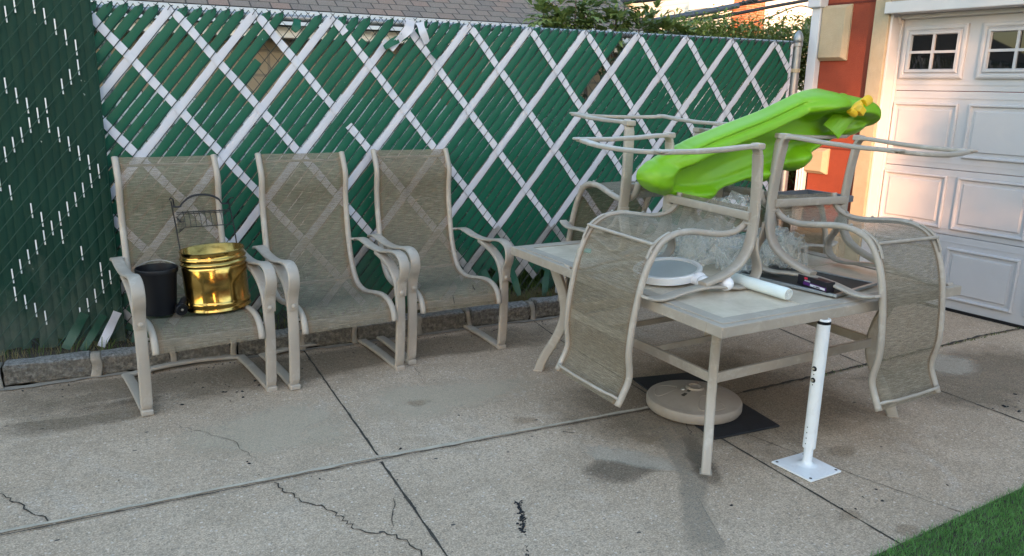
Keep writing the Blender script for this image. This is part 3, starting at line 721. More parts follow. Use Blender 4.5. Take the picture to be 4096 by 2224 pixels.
# ------------------------------------------------------------------ patio chairs
CW=.296; CD=.559; RW=.245
PROF=cr([(-.125,1.148),(-.095,1.095),(-.064,1.02),(-.074,.91),(-.064,.80),(-.045,.69),(-.018,.58),(.022,.485),(.075,.415),(.15,.383),(.24,.380),(.34,.397),(.44,.412),(.52,.408),(.575,.385),(.607,.345),(.617,.305)],3)
PROF=[Vector((0,p[0],p[1])) for p in [(q[0],q[1]) for q in [(v.x,v.y) for v in [Vector((a[0],a[1],0)) for a in PROF]]]]
LEGP=cr([(CD-.055,.012),(CD-.02,.016),(CD-.002,.035),(.570,.09),(.580,.20),(.584,.33),(.578,.43),(.556,.505),(.50,.560),(.40,.597),(.28,.618)],4) if False else None
def P2(l,x=0): return [Vector((x,a,b)) for a,b in l]
def crp(l,x,n=4): return cr(P2(l,x),n)
def make_chair():
    root=empty('patio_chair'); MT=M['taupe']
    # sling
    s=MB(); n=len(PROF); prof=[]
    for i,p in enumerate(PROF):
        t=(PROF[min(i+1,n-1)]-PROF[max(i-1,0)]).normalized(); prof.append((p,Vector((0,-t.z,t.y))))
    nx=12; vs=[];L=0;Ls=[0]
    for i in range(1,n): L+=(PROF[i]-PROF[i-1]).length; Ls.append(L)
    for i,(p,nn) in enumerate(prof):
        for k in range(nx+1):
            u=(k/nx*2-1); x=u*(RW-.006); sag=(1-u*u)*(.012 if 12<i<42 else .006)
            vs.append(p+Vector((x,0,0))-nn*sag*(-1 if nn.z<0 else 1)*1.0)
    fs=[];uv=[]
    for i in range(n-1):
        for k in range(nx):
            fs.append((i*(nx+1)+k,i*(nx+1)+k+1,(i+1)*(nx+1)+k+1,(i+1)*(nx+1)+k))
            a=(k/nx-.5)*.478; b=((k+1)/nx-.5)*.478
            uv.append([(a,Ls[i]),(b,Ls[i]),(b,Ls[i+1]),(a,Ls[i+1])])
    s.add(vs,fs,uv); s.build('sling',M['sling'],root,smooth=True)
    for sg in(-1,1):
        r=MB(); r.sweep([p+Vector((sg*RW,0,0)) for p in PROF],[(.015*cos(a),.0165*sin(a)) for a in [2*pi*k/10 for k in range(10)]],up=(1,0,0)); rail=r.build('side_rail',MT,root,smooth=True)
        for idx in (len(PROF)-10,22,28,34):
            h=MB(); p,nn=prof[idx]; h.lathe([(.0065,0),(.0065,.004),(.004,.0065),(.0005,.007)],10,Matrix.Translation(p+Vector((sg*(RW-.002),0,0))-nn*.015)@Vector((0,0,1)).rotation_difference(-nn).to_matrix().to_4x4())
            h.build('rivet',M['bolt'],rail,smooth=True)
        x=sg*CW
        # leg: flat bar, straight then sweeping back under the arm
        leg=MB(); leg.sweep(crp([(.570,.05),(.577,.12),(.583,.22),(.584,.33),(.576,.43),(.550,.505),(.495,.560),(.40,.598),(.29,.620)],x),rrect(.024,.054,.3),up=(1,0,0))
        lo_=leg.build('leg',MT,root,auto=50)
        b=MB(); b.lathe([(.013,0),(.013,.003),(.010,.006),(.0005,.007)],14,Matrix.Translation((x,.607,.455))@Matrix.Rotation(-pi/2,4,'X')); b.build('bolt',MT,lo_,smooth=True)
        arm=MB()
        ap=[(-.045,.630),(-.01,.643),(.06,.650),(.18,.635),(.30,.632),(.41,.645),(.50,.662),(.565,.662),(.612,.640),(.632,.600),(.625,.555),(.604,.515),(.594,.475),(.592,.432)]
        c=crp(ap,x*1.01); sc_=[]
        for i in range(len(c)):
            t=i/(len(c)-1); sc_.append(1.0 if t>.15 else .82+1.2*t)
        arm.sweep(c,rrect(.015,.058,.45),up=(1,0,0),scale=sc_); arm.build('armrest',MT,root,auto=50)
        br=MB(); br.tube([(sg*(RW),-.03,.640),(x,-.022,.640)],.008,8,up=(0,0,1)); br.build('arm_bracket',MT,root)
        br=MB(); br.tube([(sg*RW,.575,.372),(x,.575,.372)],.007,8,up=(0,0,1)); br.build('seat_pin',MT,root)
    # sled base
    sb=MB(); sec=rrect(.019,.050,.3)
    # two floor rails and the bowed cross bar
    for sg in(-1,1):
        sb.sweep([(sg*CW,.572,.062),(sg*CW,.569,.040),(sg*CW,.560,.022),(sg*CW,.540,.0125),(sg*CW,.50,.0110),(sg*CW,.35,.0165),(sg*CW,.18,.0165),(sg*CW,.045,.011),(sg*(CW-.001),.0,.011)],sec,up=(1,0,0))
    sb.sweep(cr([(CW-.004,.012,.0115),(.20,-.004,.017),(.08,-.018,.021),(-.08,-.018,.021),(-.20,-.004,.017),(-CW+.004,.012,.0115)],5),rrect(.042,.018,.3),up=(0,0,1))
    sb.build('sled_base',MT,root,auto=50)
    for sg in(-1,1):
        for y in (.572,.0):
            gl=MB(); gl.box((sg*CW,y-(.006 if y else 0),.012 if y else .006),(.054,.044,.028 if y else .012)); gl.build('glide',MT,root,bevel=.006)
    fb=MB(); fb.sweep([(-CW+.012,.568,.335),(CW-.012,.568,.335)],rrect(.016,.040,.3),up=(0,0,1)); fb.build('front_brace',MT,root,auto=50)
    rd=MB()
    rd.tube([(-RW,.036,.418),(RW,.036,.418)],.0085,8,up=(0,0,1)); 
    for sg in(-1,1): rd.sweep(crp([(.004,.478),(.030,.428),(.070,.396),(.125,.373)],sg*(RW-.006),4),rrect(.007,.016,.3),up=(1,0,0))
    rd.build('seat_rod',MT,root,auto=50)
    tr=MB(); tr.tube(cr([(-RW,-.115,1.12),(-.21,-.135,1.105),(-.17,-.15,1.10),(0,-.152,1.102),(.17,-.15,1.10),(.21,-.135,1.105),(RW,-.115,1.12)],4),.007,8,up=(0,0,1)); tr.build('head_rod',MT,root,smooth=True)
    return root
proto=make_chair()
def copy_tree(o,parent=None):
    c=o.copy(); COL.objects.link(c); c.parent=parent
    for ch in o.children: copy_tree(ch,c)
    return c
GR='matching sling patio chairs'
def place(o,label,Mx):
    o.matrix_world=Mx; tag(o,label,'chair',GR)
def pose(pos,rx,ry,yaw,flip):
    R=Matrix.Rotation(radians(yaw),4,'Z')@Matrix.Rotation(radians(ry)+(pi if flip else 0),4,'Y')@Matrix.Rotation(radians(rx),4,'X')
    T=Matrix.Translation(pos)@R
    return T@Matrix.Translation((0,0,-.65)) if flip else T
up=[((.221,4.414,.004),-.35,-.6,187.8,'upright taupe sling patio chair holding a black bucket and a brass planter'),
    ((.934,4.450,.004),-.35,-.6,186.3,'empty upright sling patio chair in the middle of the row of three by the fence'),
    ((1.633,4.559,.003),-.35,-.5,184.2,'empty upright sling patio chair with a small tear in its seat, nearest the table')]
fl=[((1.884,2.751,.712),.942,-1.5,1.2,-86.3,'overturned sling patio chair on the table, its back hanging down over the left front edge'),
    ((3.008,2.136,.712),.948,-2.8,1.8,6.7,'overturned sling patio chair whose back hangs beside the white steel post'),
    ((2.635,3.887,.712),1.016,2.0,-1.0,177.8,'overturned sling patio chair on the table with its back hanging towards the green fence'),
    ((3.507,3.304,.712),.95,-1.5,.3,97.2,'overturned sling patio chair behind the lime slide, nearest the red garage wall')]
chs=[proto]+[copy_tree(proto) for _ in range(6)]
for o,(p,rx,ry,yw,lb) in zip(chs[:3],up): place(o,lb,pose(p,rx,ry,yw,False))
for o,(p,k,rx,ry,yw,lb) in zip(chs[3:],fl):
    p=Vector(p); place(o,lb,Matrix.Translation(p)@Matrix.Scale(k,4)@Matrix.Translation(-p)@pose(p,rx,ry,yw,True))
bpy.context.view_layer.update()
tbi=(Matrix.Translation((2.651,2.94,0))@Matrix.Rotation(radians(2.3),4,'Z')).inverted()
for o in chs[3:]:
    lo_z=9
    for ch in o.children:
        if ch.type!='MESH': continue
        mw=o.matrix_world@ch.matrix_local
        for v in ch.data.vertices:
            p=mw@v.co; q=tbi@p
            if abs(q.x)<.742 and abs(q.y)<.816 and p.z>.6: lo_z=min(lo_z,p.z)
    mm=o.matrix_world.copy(); mm.translation.z+=.7005-lo_z; o.matrix_world=mm
tear=MB(); rnd=random.Random(4)
P=[]
for k in range(9): P.append(Vector((-.07+rnd.uniform(-.003,.003),.5+k*.006,.402-k*.002)))
tear.sweep([Vector((-.10,.555,.418)),Vector((-.095,.572,.408)),Vector((-.10,.585,.396))],[(-.004,0),(.004,0),(.002,.003),(-.002,.003)],up=(1,0,0))
tear.sweep([Vector((.05,.596,.385)),Vector((.052,.610,.365)),Vector((.05,.617,.340))],[(-.003,0),(.003,0),(.001,.003),(-.001,.003)],up=(1,0,0))
tear.build('tear',M['crack'],chs[2])

# ------------------------------------------------------------------ patio table
TZ=.70; tb=empty('patio_table',(2.651,2.94,0),radians(2.3)); tag(tb,'large square taupe patio table with stone tile top, loaded with overturned chairs','table')
HX,HY=.742,.816
fr=MB(); rim=.085
for (a,b) in (((-HX,-HY,0),(HX,-HY+rim,0)),((-HX,HY-rim,0),(HX,HY,0)),((-HX,-HY+rim,0),(-HX+rim,HY-rim,0)),((HX-rim,-HY+rim,0),(HX,HY-rim,0))):
    fr.box2((a[0],a[1],TZ-.050),(b[0],b[1],TZ-.006))
i_=.030
for (a,b) in (((-HX+i_,-HY+i_,0),(HX-i_,-HY+rim+.004,0)),((-HX+i_,HY-rim-.004,0),(HX-i_,HY-i_,0)),((-HX+i_,-HY+rim+.004,0),(-HX+rim+.004,HY-rim-.004,0)),((HX-rim-.004,-HY+rim+.004,0),(HX-i_,HY-rim-.004,0))):
    fr.box2((a[0],a[1],TZ-.007),(b[0],b[1],TZ-.001))
fr.build('table_frame',M['taupe_dirty'],tb,bevel=.004)
ix,iy=HX-rim-.006,HY-rim-.006; k3x,k3y=2*ix/3,2*iy/3
for a in range(3):
    for b in range(3):
        t=MB(); x0=-ix+a*k3x; y0=-iy+b*k3y
        if a==1 and b==1:
            t.box2((x0+.004,y0+.004,TZ-.016),(x0+k3x-.004,y0+k3y-.004,TZ-.0045))
        else: t.box2((x0+.004,y0+.004,TZ-.016),(x0+k3x-.004,y0+k3y-.004,TZ-.004-.0003*((a+b)%3)))
        t.build('tile',M['tile'],tb,bevel=.003)
gr=MB()
for a in (1,2): gr.box2((-ix+a*k3x-.012,-iy,TZ-.019),(-ix+a*k3x+.012,iy,TZ-.0088))
for b in (1,2): gr.box2((-ix,-iy+b*k3y-.012,TZ-.020),(ix,-iy+b*k3y+.012,TZ-.0092))
gr.build('tile_grout',M['taupe_dirty'],tb)
ft=[(-.585,-.705),(.65,-.70+.04),(.62,.70),(-.63,.675)]
F0=[(2.063,2.248),(3.311,2.326),(3.266,3.66),(2.003,3.595)]
ca,sa=cos(radians(-2.3)),sin(radians(-2.3)); mids=[]
for (fx,fy) in F0:
    dx,dy=fx-2.651,fy-2.94; x,y=dx*ca-dy*sa,dx*sa+dy*ca
    dd=Vector((x,y,0)).normalized(); f=Vector((x,y,0))
    pts=[f,f-dd*.035+Vector((0,0,.09)),f-dd*.105+Vector((0,0,.22)),f-dd*.14+Vector((0,0,.34)),f-dd*.125+Vector((0,0,.46)),f-dd*.085+Vector((0,0,.57)),f-dd*.06+Vector((0,0,.652))]
    near=False
    l=MB(); l.sweep(cr(pts,5),rrect(.052,.040,.2),up=tuple(Vector((0,0,1)).cross(dd))); lo_=l.build('leg',M['taupe'],tb,auto=50)
    cp=MB(); cp.box(f+Vector((0,0,.004)),(.05,.05,.008),Matrix.Rotation(atan2(dd.y,dd.x),3,'Z')); cp.build('foot_cap',M['taupe'],lo_)
    mids.append(f-dd*.135+Vector((0,0,.37)))
st=MB(); sec=rrect(.016,.045,.2)
for i in range(4):
    a,b=mids[i],mids[(i+1)%4]; st.sweep([a,b],sec,up=(0,0,1))
m1=(mids[0]+mids[1])/2;m2=(mids[2]+mids[3])/2; m3=(mids[1]+mids[2])/2; m4=(mids[3]+mids[0])/2
for t in (.35,.65): st.sweep([mids[0].lerp(mids[3],t)+Vector((0,0,.003)),mids[1].lerp(mids[2],t)+Vector((0,0,.003))],rrect(.012,.030,.2),up=(0,0,1))
st.build('stretcher',M['taupe_dirty'],tb)
ub=MB(); ub.box2((-HX+.10,-.02,TZ-.048),(HX-.10,.02,TZ-.022)); ub.box2((-.02,-HY+.10,TZ-.049),(.02,HY-.10,TZ-.023)); ub.build('top_support',M['taupe_dirty'],tb)

# ------------------------------------------------------------------ umbrella base, mat
mt=MB(); c=[(2.40,3.254),(2.763,3.193),(2.688,2.455),(2.305,2.474)]
mt.add([(x,y,.0) for x,y in c]+[(x,y,.012) for x,y in c],[(3,2,1,0),(4,5,6,7)]+[(i,(i+1)%4,4+(i+1)%4,4+i) for i in range(4)])
tag(mt.build('rubber_mat',M['black_mat'],bevel=.004),'flat black rubber mat on the concrete under the umbrella base','mat')
ub=empty('umbrella_base',(2.45,2.80,.012)); ub.scale=(1,1,.82); tag(ub,'round taupe plastic umbrella base with a low dome on a black mat','umbrella base')
b=MB(); b.lathe([(.205,0),(.228,.004),(.234,.016),(.234,.052),(.228,.064),(.214,.070),(.205,.0705),(.198,.073),(.13,.098),(.07,.116),(.045,.121),(.042,.135),(.030,.136),(.029,.10)],64,capt=True); body=b.build('shell',M['ubase'],ub,auto=35)
r=MB()
for a0 in (20,140,260):
    pts=[Vector((q*cos(radians(t)),q*sin(radians(t)),0)) for q,t in [(.10,a0-14),(.185,a0-22),(.195,a0),(.185,a0+22),(.10,a0+14),(.085,a0)]]
    for p in pts: 
        q=p.length; p.z=.0745+(.198-q)*.33 if q>.07 else .118
    r.sweep(cr(pts,5,True),[(.003*cos(k*pi/3),.003*sin(k*pi/3)) for k in range(6)],closed=True,up=(0,0,1))
r.build('moulded_rib',M['ubase'],ub,smooth=True)
k=MB(); k.lathe([(.011,0),(.011,.012),(.006,.016),(.001,.0165)],12,Matrix.Translation((-.055,.015,.112))@Matrix.Rotation(radians(-40),4,'Y')); k.build('fill_plug',M['bolt'],ub,smooth=True)
k=MB(); k.sweep(cr([(-.02,.0,.125),(-.06,-.02,.112),(-.10,-.03,.103)],4),rrect(.022,.010,.4),up=(0,0,1)); k.build('handle_recess',M['crack'],ub)

# ------------------------------------------------------------------ white post on base plate
wp=empty('white_steel_post',(2.49,2.105,0)); tag(wp,'white steel adjustable post standing on a square base plate on the concrete','post')
pl=MB(); c=[(2.378,2.197),(2.571,2.202),(2.586,2.009),(2.400,1.999)]; c=[(x-2.49,y-2.105) for x,y in c]
pl.add([(x,y,.003) for x,y in c]+[(x,y,.011) for x,y in c],[(3,2,1,0),(4,5,6,7)]+[(i,(i+1)%4,4+(i+1)%4,4+i) for i in range(4)]); pl.build('base_plate',M['white_paint'],wp,bevel=.0015)
h=MB()
for x,y in c: h.lathe([(.0065,.0112),(.006,.0118)],12,Matrix.Translation((x*.84,y*.84,0)))
h.build('bolt_hole',M['crack'],wp)
q=Matrix.Translation((.012,.012,0))
b=MB(); b.lathe([(.045,.011),(.030,.014),(.021,.020),(.019,.03),(.019,.13)],24,q); b.build('inner_tube',M['white_paint'],wp,auto=50)
b=MB(); b.lathe([(.0265,.088),(.0265,.632),(.0265,.640)],28,q,capt=False); ot=b.build('outer_tube',M['white_paint'],wp,auto=40)
b=MB(); b.lathe([(.0268,.636),(.0272,.637),(.0272,.648),(.0262,.649)],28,q,capt=False,capb=False); b.build('collar',M['black_plastic'],wp,auto=40)
b=MB(); b.lathe([(.0262,.645),(.0262,.655),(.0250,.657),(.0215,.657),(.020,.648),(.0,.646)],24,q,capt=False); b.build('cap',M['white_paint'],wp,auto=40)
dv=Vector((-2.503,-2.116,0)).normalized(); dv=(Matrix.Rotation(radians(-35),3,'Z')@dv)
for z in (.395,.445):
    p=Vector((.012,.012,z))+dv*.0262; Mx=Matrix.Translation(p)@Vector((0,0,1)).rotation_difference(dv).to_matrix().to_4x4()
    b=MB(); b.lathe([(.011,0),(.010,.003),(.006,.004)],14,Mx); s=b.build('grommet',M['black_plastic'],wp,smooth=True)
    b=MB(); b.lathe([(.006,.003),(.006,.009),(.001,.010)],6,Mx); b.build('screw',M['bolt'],s)
b=MB()
for z in (.11,.135,.16,.185,.42,.375): 
    p=Vector((.012,.012,z))+dv*.0266; b.lathe([(.0028,0),(.0025,.0004)],8,Matrix.Translation(p)@Vector((0,0,1)).rotation_difference(dv).to_matrix().to_4x4())
b.build('pin_hole',M['crack'],wp)

# ------------------------------------------------------------------ things on the first chair
SZ=.398
bk=empty('black_bucket',(.112,4.16,SZ)); tag(bk,'black plastic bucket on the first chair, left of the brass planter','bucket')
b=MB(); b.lathe([(.070,0),(.076,.002),(.080,.03),(.092,.205),(.093,.215),(.100,.216),(.101,.234),(.099,.238),(.095,.238),(.090,.21),(.074,.01),(.0,.008)],48,capt=False); b.build('body',M['black_plastic'],bk,auto=40)
b=MB(); b.tube(cr([(-.100,.0,.225),(-.085,.055,.236),(-.03,.098,.250),(.03,.098,.252),(.085,.055,.240),(.100,.0,.225)],5),.0022,6,up=(0,0,1)); b.build('handle',M['bolt'],bk,smooth=True)
br=empty('brass_planter',(.392,4.155,SZ+.004)); tag(br,'shiny brass drum planter with ribbed bands on the seat of the first chair','planter')
br.rotation_euler=(radians(-2),radians(-2.5),0)
R=.158; pr=[(R-.012,0),(R-.002,.003),(R+.004,.010),(R+.001,.018),(R-.002,.026),(R+.003,.036),(R+.005,.044),(R+.001,.052),(R-.002,.058),(R-.001,.14),(R+.000,.222),(R-.004,.232),(R+.004,.240),(R+.006,.246),(R+.001,.252),(R-.003,.258),(R+.004,.266),(R+.006,.272),(R+.001,.279),(R-.001,.284),(R-.001,.304),(R+.002,.308),(R-.001,.311),(R-.006,.308),(R-.009,.02),(.0,.015)]
b=MB(); b.lathe(pr,96,capt=False); b.build('drum',M['brass'],br,auto=60)
b=MB(); b.sweep([(-.012,-R-.001,.058),(-.012,-R-.001,.232)],[(-.002,-.001),(.002,-.001),(.002,.001),(-.002,.001)],up=(1,0,0)); b.build('seam',M['brass'],br)
for a in (200,): 
    b=MB(); b.lathe([(.02,0),(.018,.008),(.006,.010)],12,Matrix.Translation((R*cos(radians(a)),R*sin(radians(a)),.04))@Matrix.Rotation(radians(90),4,'Y')); b.build('boss',M['brass'],br,smooth=True)
# wire rack standing in the planter
rk=empty('wire_rack',(.385,4.26,.56)); tag(rk,'black wire shelf rack standing in the brass planter against the chair back','rack')
rr=.0032; b=MB(); o_=Vector((.385,4.26,.56))
def rp(l): return [Vector(p)-o_ for p in l]
yb=4.285
b.tube(rp([(.248,4.22,.50),(.226,yb,.80),(.212,yb+.01,.945)]),.0036,6,up=(0,1,0)); b.build('side_wire',M['black_metal'],rk); b=MB(); b.tube(rp([(.525,4.22,.50),(.508,yb,.80),(.488,yb+.01,.945)]),.0036,6,up=(0,1,0)); b.build('side_wire',M['black_metal'],rk)
b=MB()
for dz,dy in ((0,0),(.006,-.012),(.003,-.024)):
    b.tube(rp(cr([(.214,yb+dy,.918+dz),(.250,yb+dy,.918),(.262,yb+dy,.935),(.30,yb+dy,.962+dz),(.35,yb+dy,.972+dz),(.40,yb+dy,.966+dz),(.44,yb+dy,.945+dz),(.455,yb+dy,.925),(.488,yb+dy,.925)],4)),.003,6,up=(0,1,0))
b.tube(rp([(.205,yb,.955),(.212,yb-.005,.965),(.222,yb-.004,.955),(.224,yb,.92)]),.004,6,up=(0,1,0)); b.tube(rp([(.478,yb,.925),(.50,yb-.02,.955),(.512,yb-.03,.955)]),.003,6,up=(0,1,0))
b.build('arched_top',M['black_metal'],rk,smooth=True)
b=MB(); yf=4.20
sec=[(-.0012,-.006),(.0012,-.006),(.0012,.006),(-.0012,.006)]
for z,yy in ((.888,yb),(.878,yb)): b.sweep(rp([(.232,yy,z),(.49,yy,z)]),sec,up=(0,1,0))
b.sweep(rp([(.232,yb,.86),(.255,yb-.03,.89),(.49,yb-.03,.89)]),sec,up=(0,1,0))
b.sweep(rp([(.238,yb,.785),(.262,yf,.822),(.498,yf,.825),(.505,yb,.80)]),sec,up=(0,1,0))
b.sweep(rp([(.232,yb,.86),(.245,yf,.85),(.262,yf,.852)]),sec,up=(0,1,0))
for k in range(10):
    x=.262+k*.0255; b.tube(rp([(x,yb,.892),(x+.002,yf+.02,.868),(x+.004,yf,.822)]),.0017,5,up=(1,0,0))
for k in range(5): b.tube(rp([(.234+k*.006,yb-k*.015,.862),(.240+k*.005,yb-k*.017,.79+k*.007)]),.0015,5,up=(1,0,0))
b.build('shelf',M['black_metal'],rk)
ro=empty('black_castor',(.207,4.075,SZ+.030)); tag(ro,'small black castor wheel lying between the bucket and the brass planter','wheel')
Mx=Matrix.Rotation(radians(90),4,'X')@Matrix.Rotation(radians(18),4,'Y')
b=MB(); b.lathe([(.022,-.030),(.028,-.026),(.030,-.02),(.030,.006),(.026,.010),(.022,.010),(.021,.004),(.0,.004)],28,Mx,capt=False); b.build('tyre',M['black_plastic'],ro,auto=40)
b=MB(); b.lathe([(.006,.004),(.006,.012),(.001,.013)],12,Mx); b.build('axle',M['bolt'],ro)
b=MB(); b.sweep([(.0,.02,.02),(.015,.055,.035),(.03,.07,.04)],rrect(.03,.02,.3),up=(0,0,1)); b.build('fork',M['black_metal'],ro,bevel=.003)

# ------------------------------------------------------------------ things on the table
ty=empty('white_round_frame',(2.205,2.765,.703)); tag(ty,'round white rimmed disc lying tilted on the table beside light bulbs','tray'); ty.rotation_euler=(radians(2),radians(-7),0)
b=MB(); b.lathe([(.150,.0),(.156,.003),(.157,.034),(.153,.038),(.139,.038),(.134,.034),(.133,.028)],72,Matrix.Translation((0,0,.018)),capb=True,capt=False); b.build('rim',M['white_plastic'],ty,auto=40)
b=MB(); b.lathe([(.134,.046),(.0,.0475)],72,capb=False,capt=False); b.build('disc',M['frosted'],ty,smooth=True)
def bulb(pos,rot,label):
    r=empty('light_bulb',pos); tag(r,label,'light bulb','loose white light bulbs on the table'); r.rotation_euler=rot
    b=MB(); b.lathe([(.0005,.033),(.014,.030),(.025,.021),(.032,.006),(.033,-.004),(.029,-.018),(.021,-.032),(.015,-.044)],28); b.build('globe',M['bulb'],r,smooth=True)
    b=MB(); b.lathe([(.0135,-.044),(.0145,-.048),(.013,-.051),(.0145,-.055),(.013,-.058),(.0145,-.062),(.013,-.066),(.008,-.069),(.004,-.073)],20); b.build('screw_base',M['bolt'],r,smooth=True)
bulb((2.252,2.600,.735),(radians(80),0,radians(45)),'white light bulb farthest left, partly under the white round disc')
bulb((2.222,2.535,.735),(radians(60),0,radians(-45)),'white light bulb in the middle, in front of the round disc')
bulb((2.312,2.495,.733),(radians(85),0,radians(-10)),'white light bulb beside the chair arm, nearest the white roll')
b=MB(); a,b_=Vector((2.425,2.575,.728)),Vector((2.445,2.265,.728)); pts=[]; n=26
dirn=(b_-a).normalized(); sx_=Vector((0,0,1)).cross(dirn); rnd=random.Random(9); vs=[]
for i in range(n+1):
    p=a.lerp(b_,i/n)
    for k in range(24):
        t=2*pi*k/24; rad=.0265*(1+.05*noise.noise(Vector((i*.35,cos(t)*1.5,sin(t)*1.5)))); 
        if i in(0,n): rad*=.93
        vs.append(p+sx_*(rad*cos(t))+Vector((0,0,1))*(rad*sin(t)))
b.add(vs,[(i*24+k,i*24+(k+1)%24,(i+1)*24+(k+1)%24,(i+1)*24+k) for i in range(n) for k in range(24)]+[tuple(range(23,-1,-1)),tuple(n*24+k for k in range(24))])
ro=empty('plastic_film_roll'); tag(ro,'roll of white plastic film lying on the table between the chair arms','roll'); b.build('film',M['roll'],ro,auto=50)
s=MB(); pts=[]
for k in range(60):
    t=k*.42; r_=.003+.021*k/60; pts.append(b_+dirn*.0008+sx_*(r_*cos(t))+Vector((0,0,1))*(r_*sin(t)))
s.tube(pts,.0006,4,up=tuple(dirn),cap=False); s.build('rolled_end',M['ubase'],ro)
# window screen + box
sf=empty('framed_screen',(2.79,2.50,.703)); sf.rotation_euler=(0,0,radians(13)); tag(sf,'black mesh panel in a thin grey metal frame lying flat on the table','screen')
hx,hy=.185,.255; b=MB()
for a,c in (((-hx,-hy),(hx,-hy+.016)),((-hx,hy-.016),(hx,hy)),((-hx,-hy+.016),(-hx+.016,hy-.016)),((hx-.016,-hy+.016),(hx,hy-.016))): b.box2((a[0],a[1],0),(c[0],c[1],.013))
b.build('frame',M['alu'],sf,bevel=.002)
b=MB(); b.box2((-hx+.012,-hy+.012,.004),(hx-.012,hy-.012,.008)); b.build('mesh_sheet',M['screen'],sf)
bx=empty('product_box',(2.678,2.335,.7165)); bx.rotation_euler=(0,0,radians(-4)); tag(bx,'small black and purple cardboard box lying on the framed screen','box')
b=MB(); b.box2((-.022,-.088,0),(.022,.088,.044)); b.build('carton',M['label_dark'],bx,bevel=.0012)
def lab(mb,y0,y1,z0,z1): mb.box2((-.0232,y0,z0),(-.0224,y1,z1))
b=MB(); lab(b,-.084,.050,.006,.0205); b.build('purple_band',M['label_purple'],bx)
b=MB(); lab(b,.028,.046,.030,.040); b.build('red_logo',M['label_red'],bx)
b=MB(); b.box2((-.0240,-.078,.0075),(-.0233,.008,.017)); 
b.build('white_panel',M['label_white'],bx)
b=MB()
yy=.046
for k in range(7):
    w_=.003; h_=.006; yy-=.005; lab(b,yy,yy+w_,.0225,.0225+h_*(1 if k%2 else .8))
b.build('print',M['label_white'],bx)
b=MB(); b.box2((-.0248,-.050,.0095),(-.0241,-.028,.014)); b.box2((-.0248,-.028,.011),(-.0241,-.010,.0125)); b.build('picture',M['label_dark'],bx)
cy=MB(); cy.tube(cr([(2.12,3.40,.713),(2.135,3.395,.716),(2.155,3.385,.716),(2.175,3.38,.713)],4),.012,12,up=(0,0,1)); tag(cy.build('cyan_clip',M['cyan'],smooth=True),'small turquoise plastic piece on the table corner near the fence','clip')
# crumpled clear film
def wad0(name,c,rad,label,seed,fl=.703,amp=.5,sub=5):
    bm=bmesh.new(); bmesh.ops.create_icosphere(bm,subdivisions=sub,radius=1)
    for v in bm.verts:
        p=v.co.copy(); q=p*1.7+Vector((seed*3.1,seed,0))
        a=1-abs(noise.noise(q))*2; b_=1-abs(noise.noise(q*2.6))*2; c_=1-abs(noise.noise(q*6))*2
        k=.62+amp*(.34*a+.24*b_+.12*c_)
        p=Vector((p.x*rad[0]*k,p.y*rad[1]*k,p.z*rad[2]*k))+Vector(c)
        if p.z<fl: p.z=fl+(.004*abs(noise.noise(q*5)))
        v.co=p
    me=bpy.data.meshes.new(name); bm.to_mesh(me); bm.free(); me.materials.append(M['film'])
    return me
def wad(name,c,rad,label,seed,fl=.703,amp=.5,sub=4):
    bm=bmesh.new(); bmesh.ops.create_icosphere(bm,subdivisions=sub+1,radius=1)
    for v in bm.verts:
        p=v.co.copy(); q=p*1.3+Vector((seed*3.1,seed,0))
        w_=noise.noise_vector(q*1.5)*.5; q=q+w_
        a=1-abs(noise.noise(q*1.6))*3; b_=1-abs(noise.noise(q*3.7))*3; c_=1-abs(noise.noise(q*8))*3
        k=.66+.17*a+.10*b_+.05*c_
        p=Vector((p.x*rad[0]*k,p.y*rad[1]*k,p.z*rad[2]*k))+Vector(c)
        if p.z<fl: p.z=fl+.003+(.004*abs(noise.noise(q*5)))
        v.co=p
    me=bpy.data.meshes.new(name); bm.to_mesh(me); bm.free(); me.materials.append(M['film'])
    return me
def film_obj(name,parts,label):
    r=empty(name,parts[0][0]); tag(r,label,'plastic film')
    for i,(c,rad,seed,fl) in enumerate(parts):
        for q in range(2):
            sd_=seed*7.3+q*2.9; n=64; mb=MB(); vs=[]; rz=Matrix.Rotation(sd_,3,'Z')
            for iu in range(n+1):
                for iv in range(n+1):
                    u,v=iu/n*2-1,iv/n*2-1; w0=noise.noise_vector(Vector((u*1.1,v*1.1,sd_)))
                    w1=noise.noise_vector(Vector((u*1.9+w0.x,v*1.9+w0.y,sd_+5))); w2=noise.noise_vector(Vector((u*6,v*6,sd_+9)))
                    p=rz@Vector((u*.82+w0.x*.5+w1.x*.32+w2.x*.04,v*.82+w0.y*.5+w1.y*.32+w2.y*.04,0))
                    z=(1-.55*(u*u+v*v))*(.15+.42*q)+w0.z*.5+(1-abs(w1.z)*3)*.30+w2.z*.05
                    P=Vector((c[0]+p.x*rad[0]*.8,c[1]+p.y*rad[1]*.8,fl+max(.003+.01*abs(w1.x),z*rad[2]*1.45)))
                    vs.append(P-r.location)
            mb.add(vs,[(a_*(n+1)+b_,a_*(n+1)+b_+1,(a_+1)*(n+1)+b_+1,(a_+1)*(n+1)+b_) for a_ in range(n) for b_ in range(n)])
            mb.build('fold',M['film'],r,smooth=True)
film_obj('crumpled_clear_film',[((2.62,2.90,.80),(.30,.20,.16),1,.703),((2.80,2.82,.80),(.22,.17,.15),2,.703),((2.62,3.10,.80),(.22,.2,.13),3,.703),((2.92,2.78,.79),(.15,.14,.16),5,.703)],'heap of crumpled clear plastic film on the table under the overturned chairs')
film_obj('film_scrap',[((2.90,3.12,1.0),(.20,.14,.09),7,.9)],'pale sheet of clear plastic film caught beneath the slide')
gt=empty('grey_tray',(3.58,3.25,.935)); gt.rotation_euler=(0,0,radians(5)); tag(gt,'shallow grey plastic tray lying on the upturned seat at the back of the table','tray')
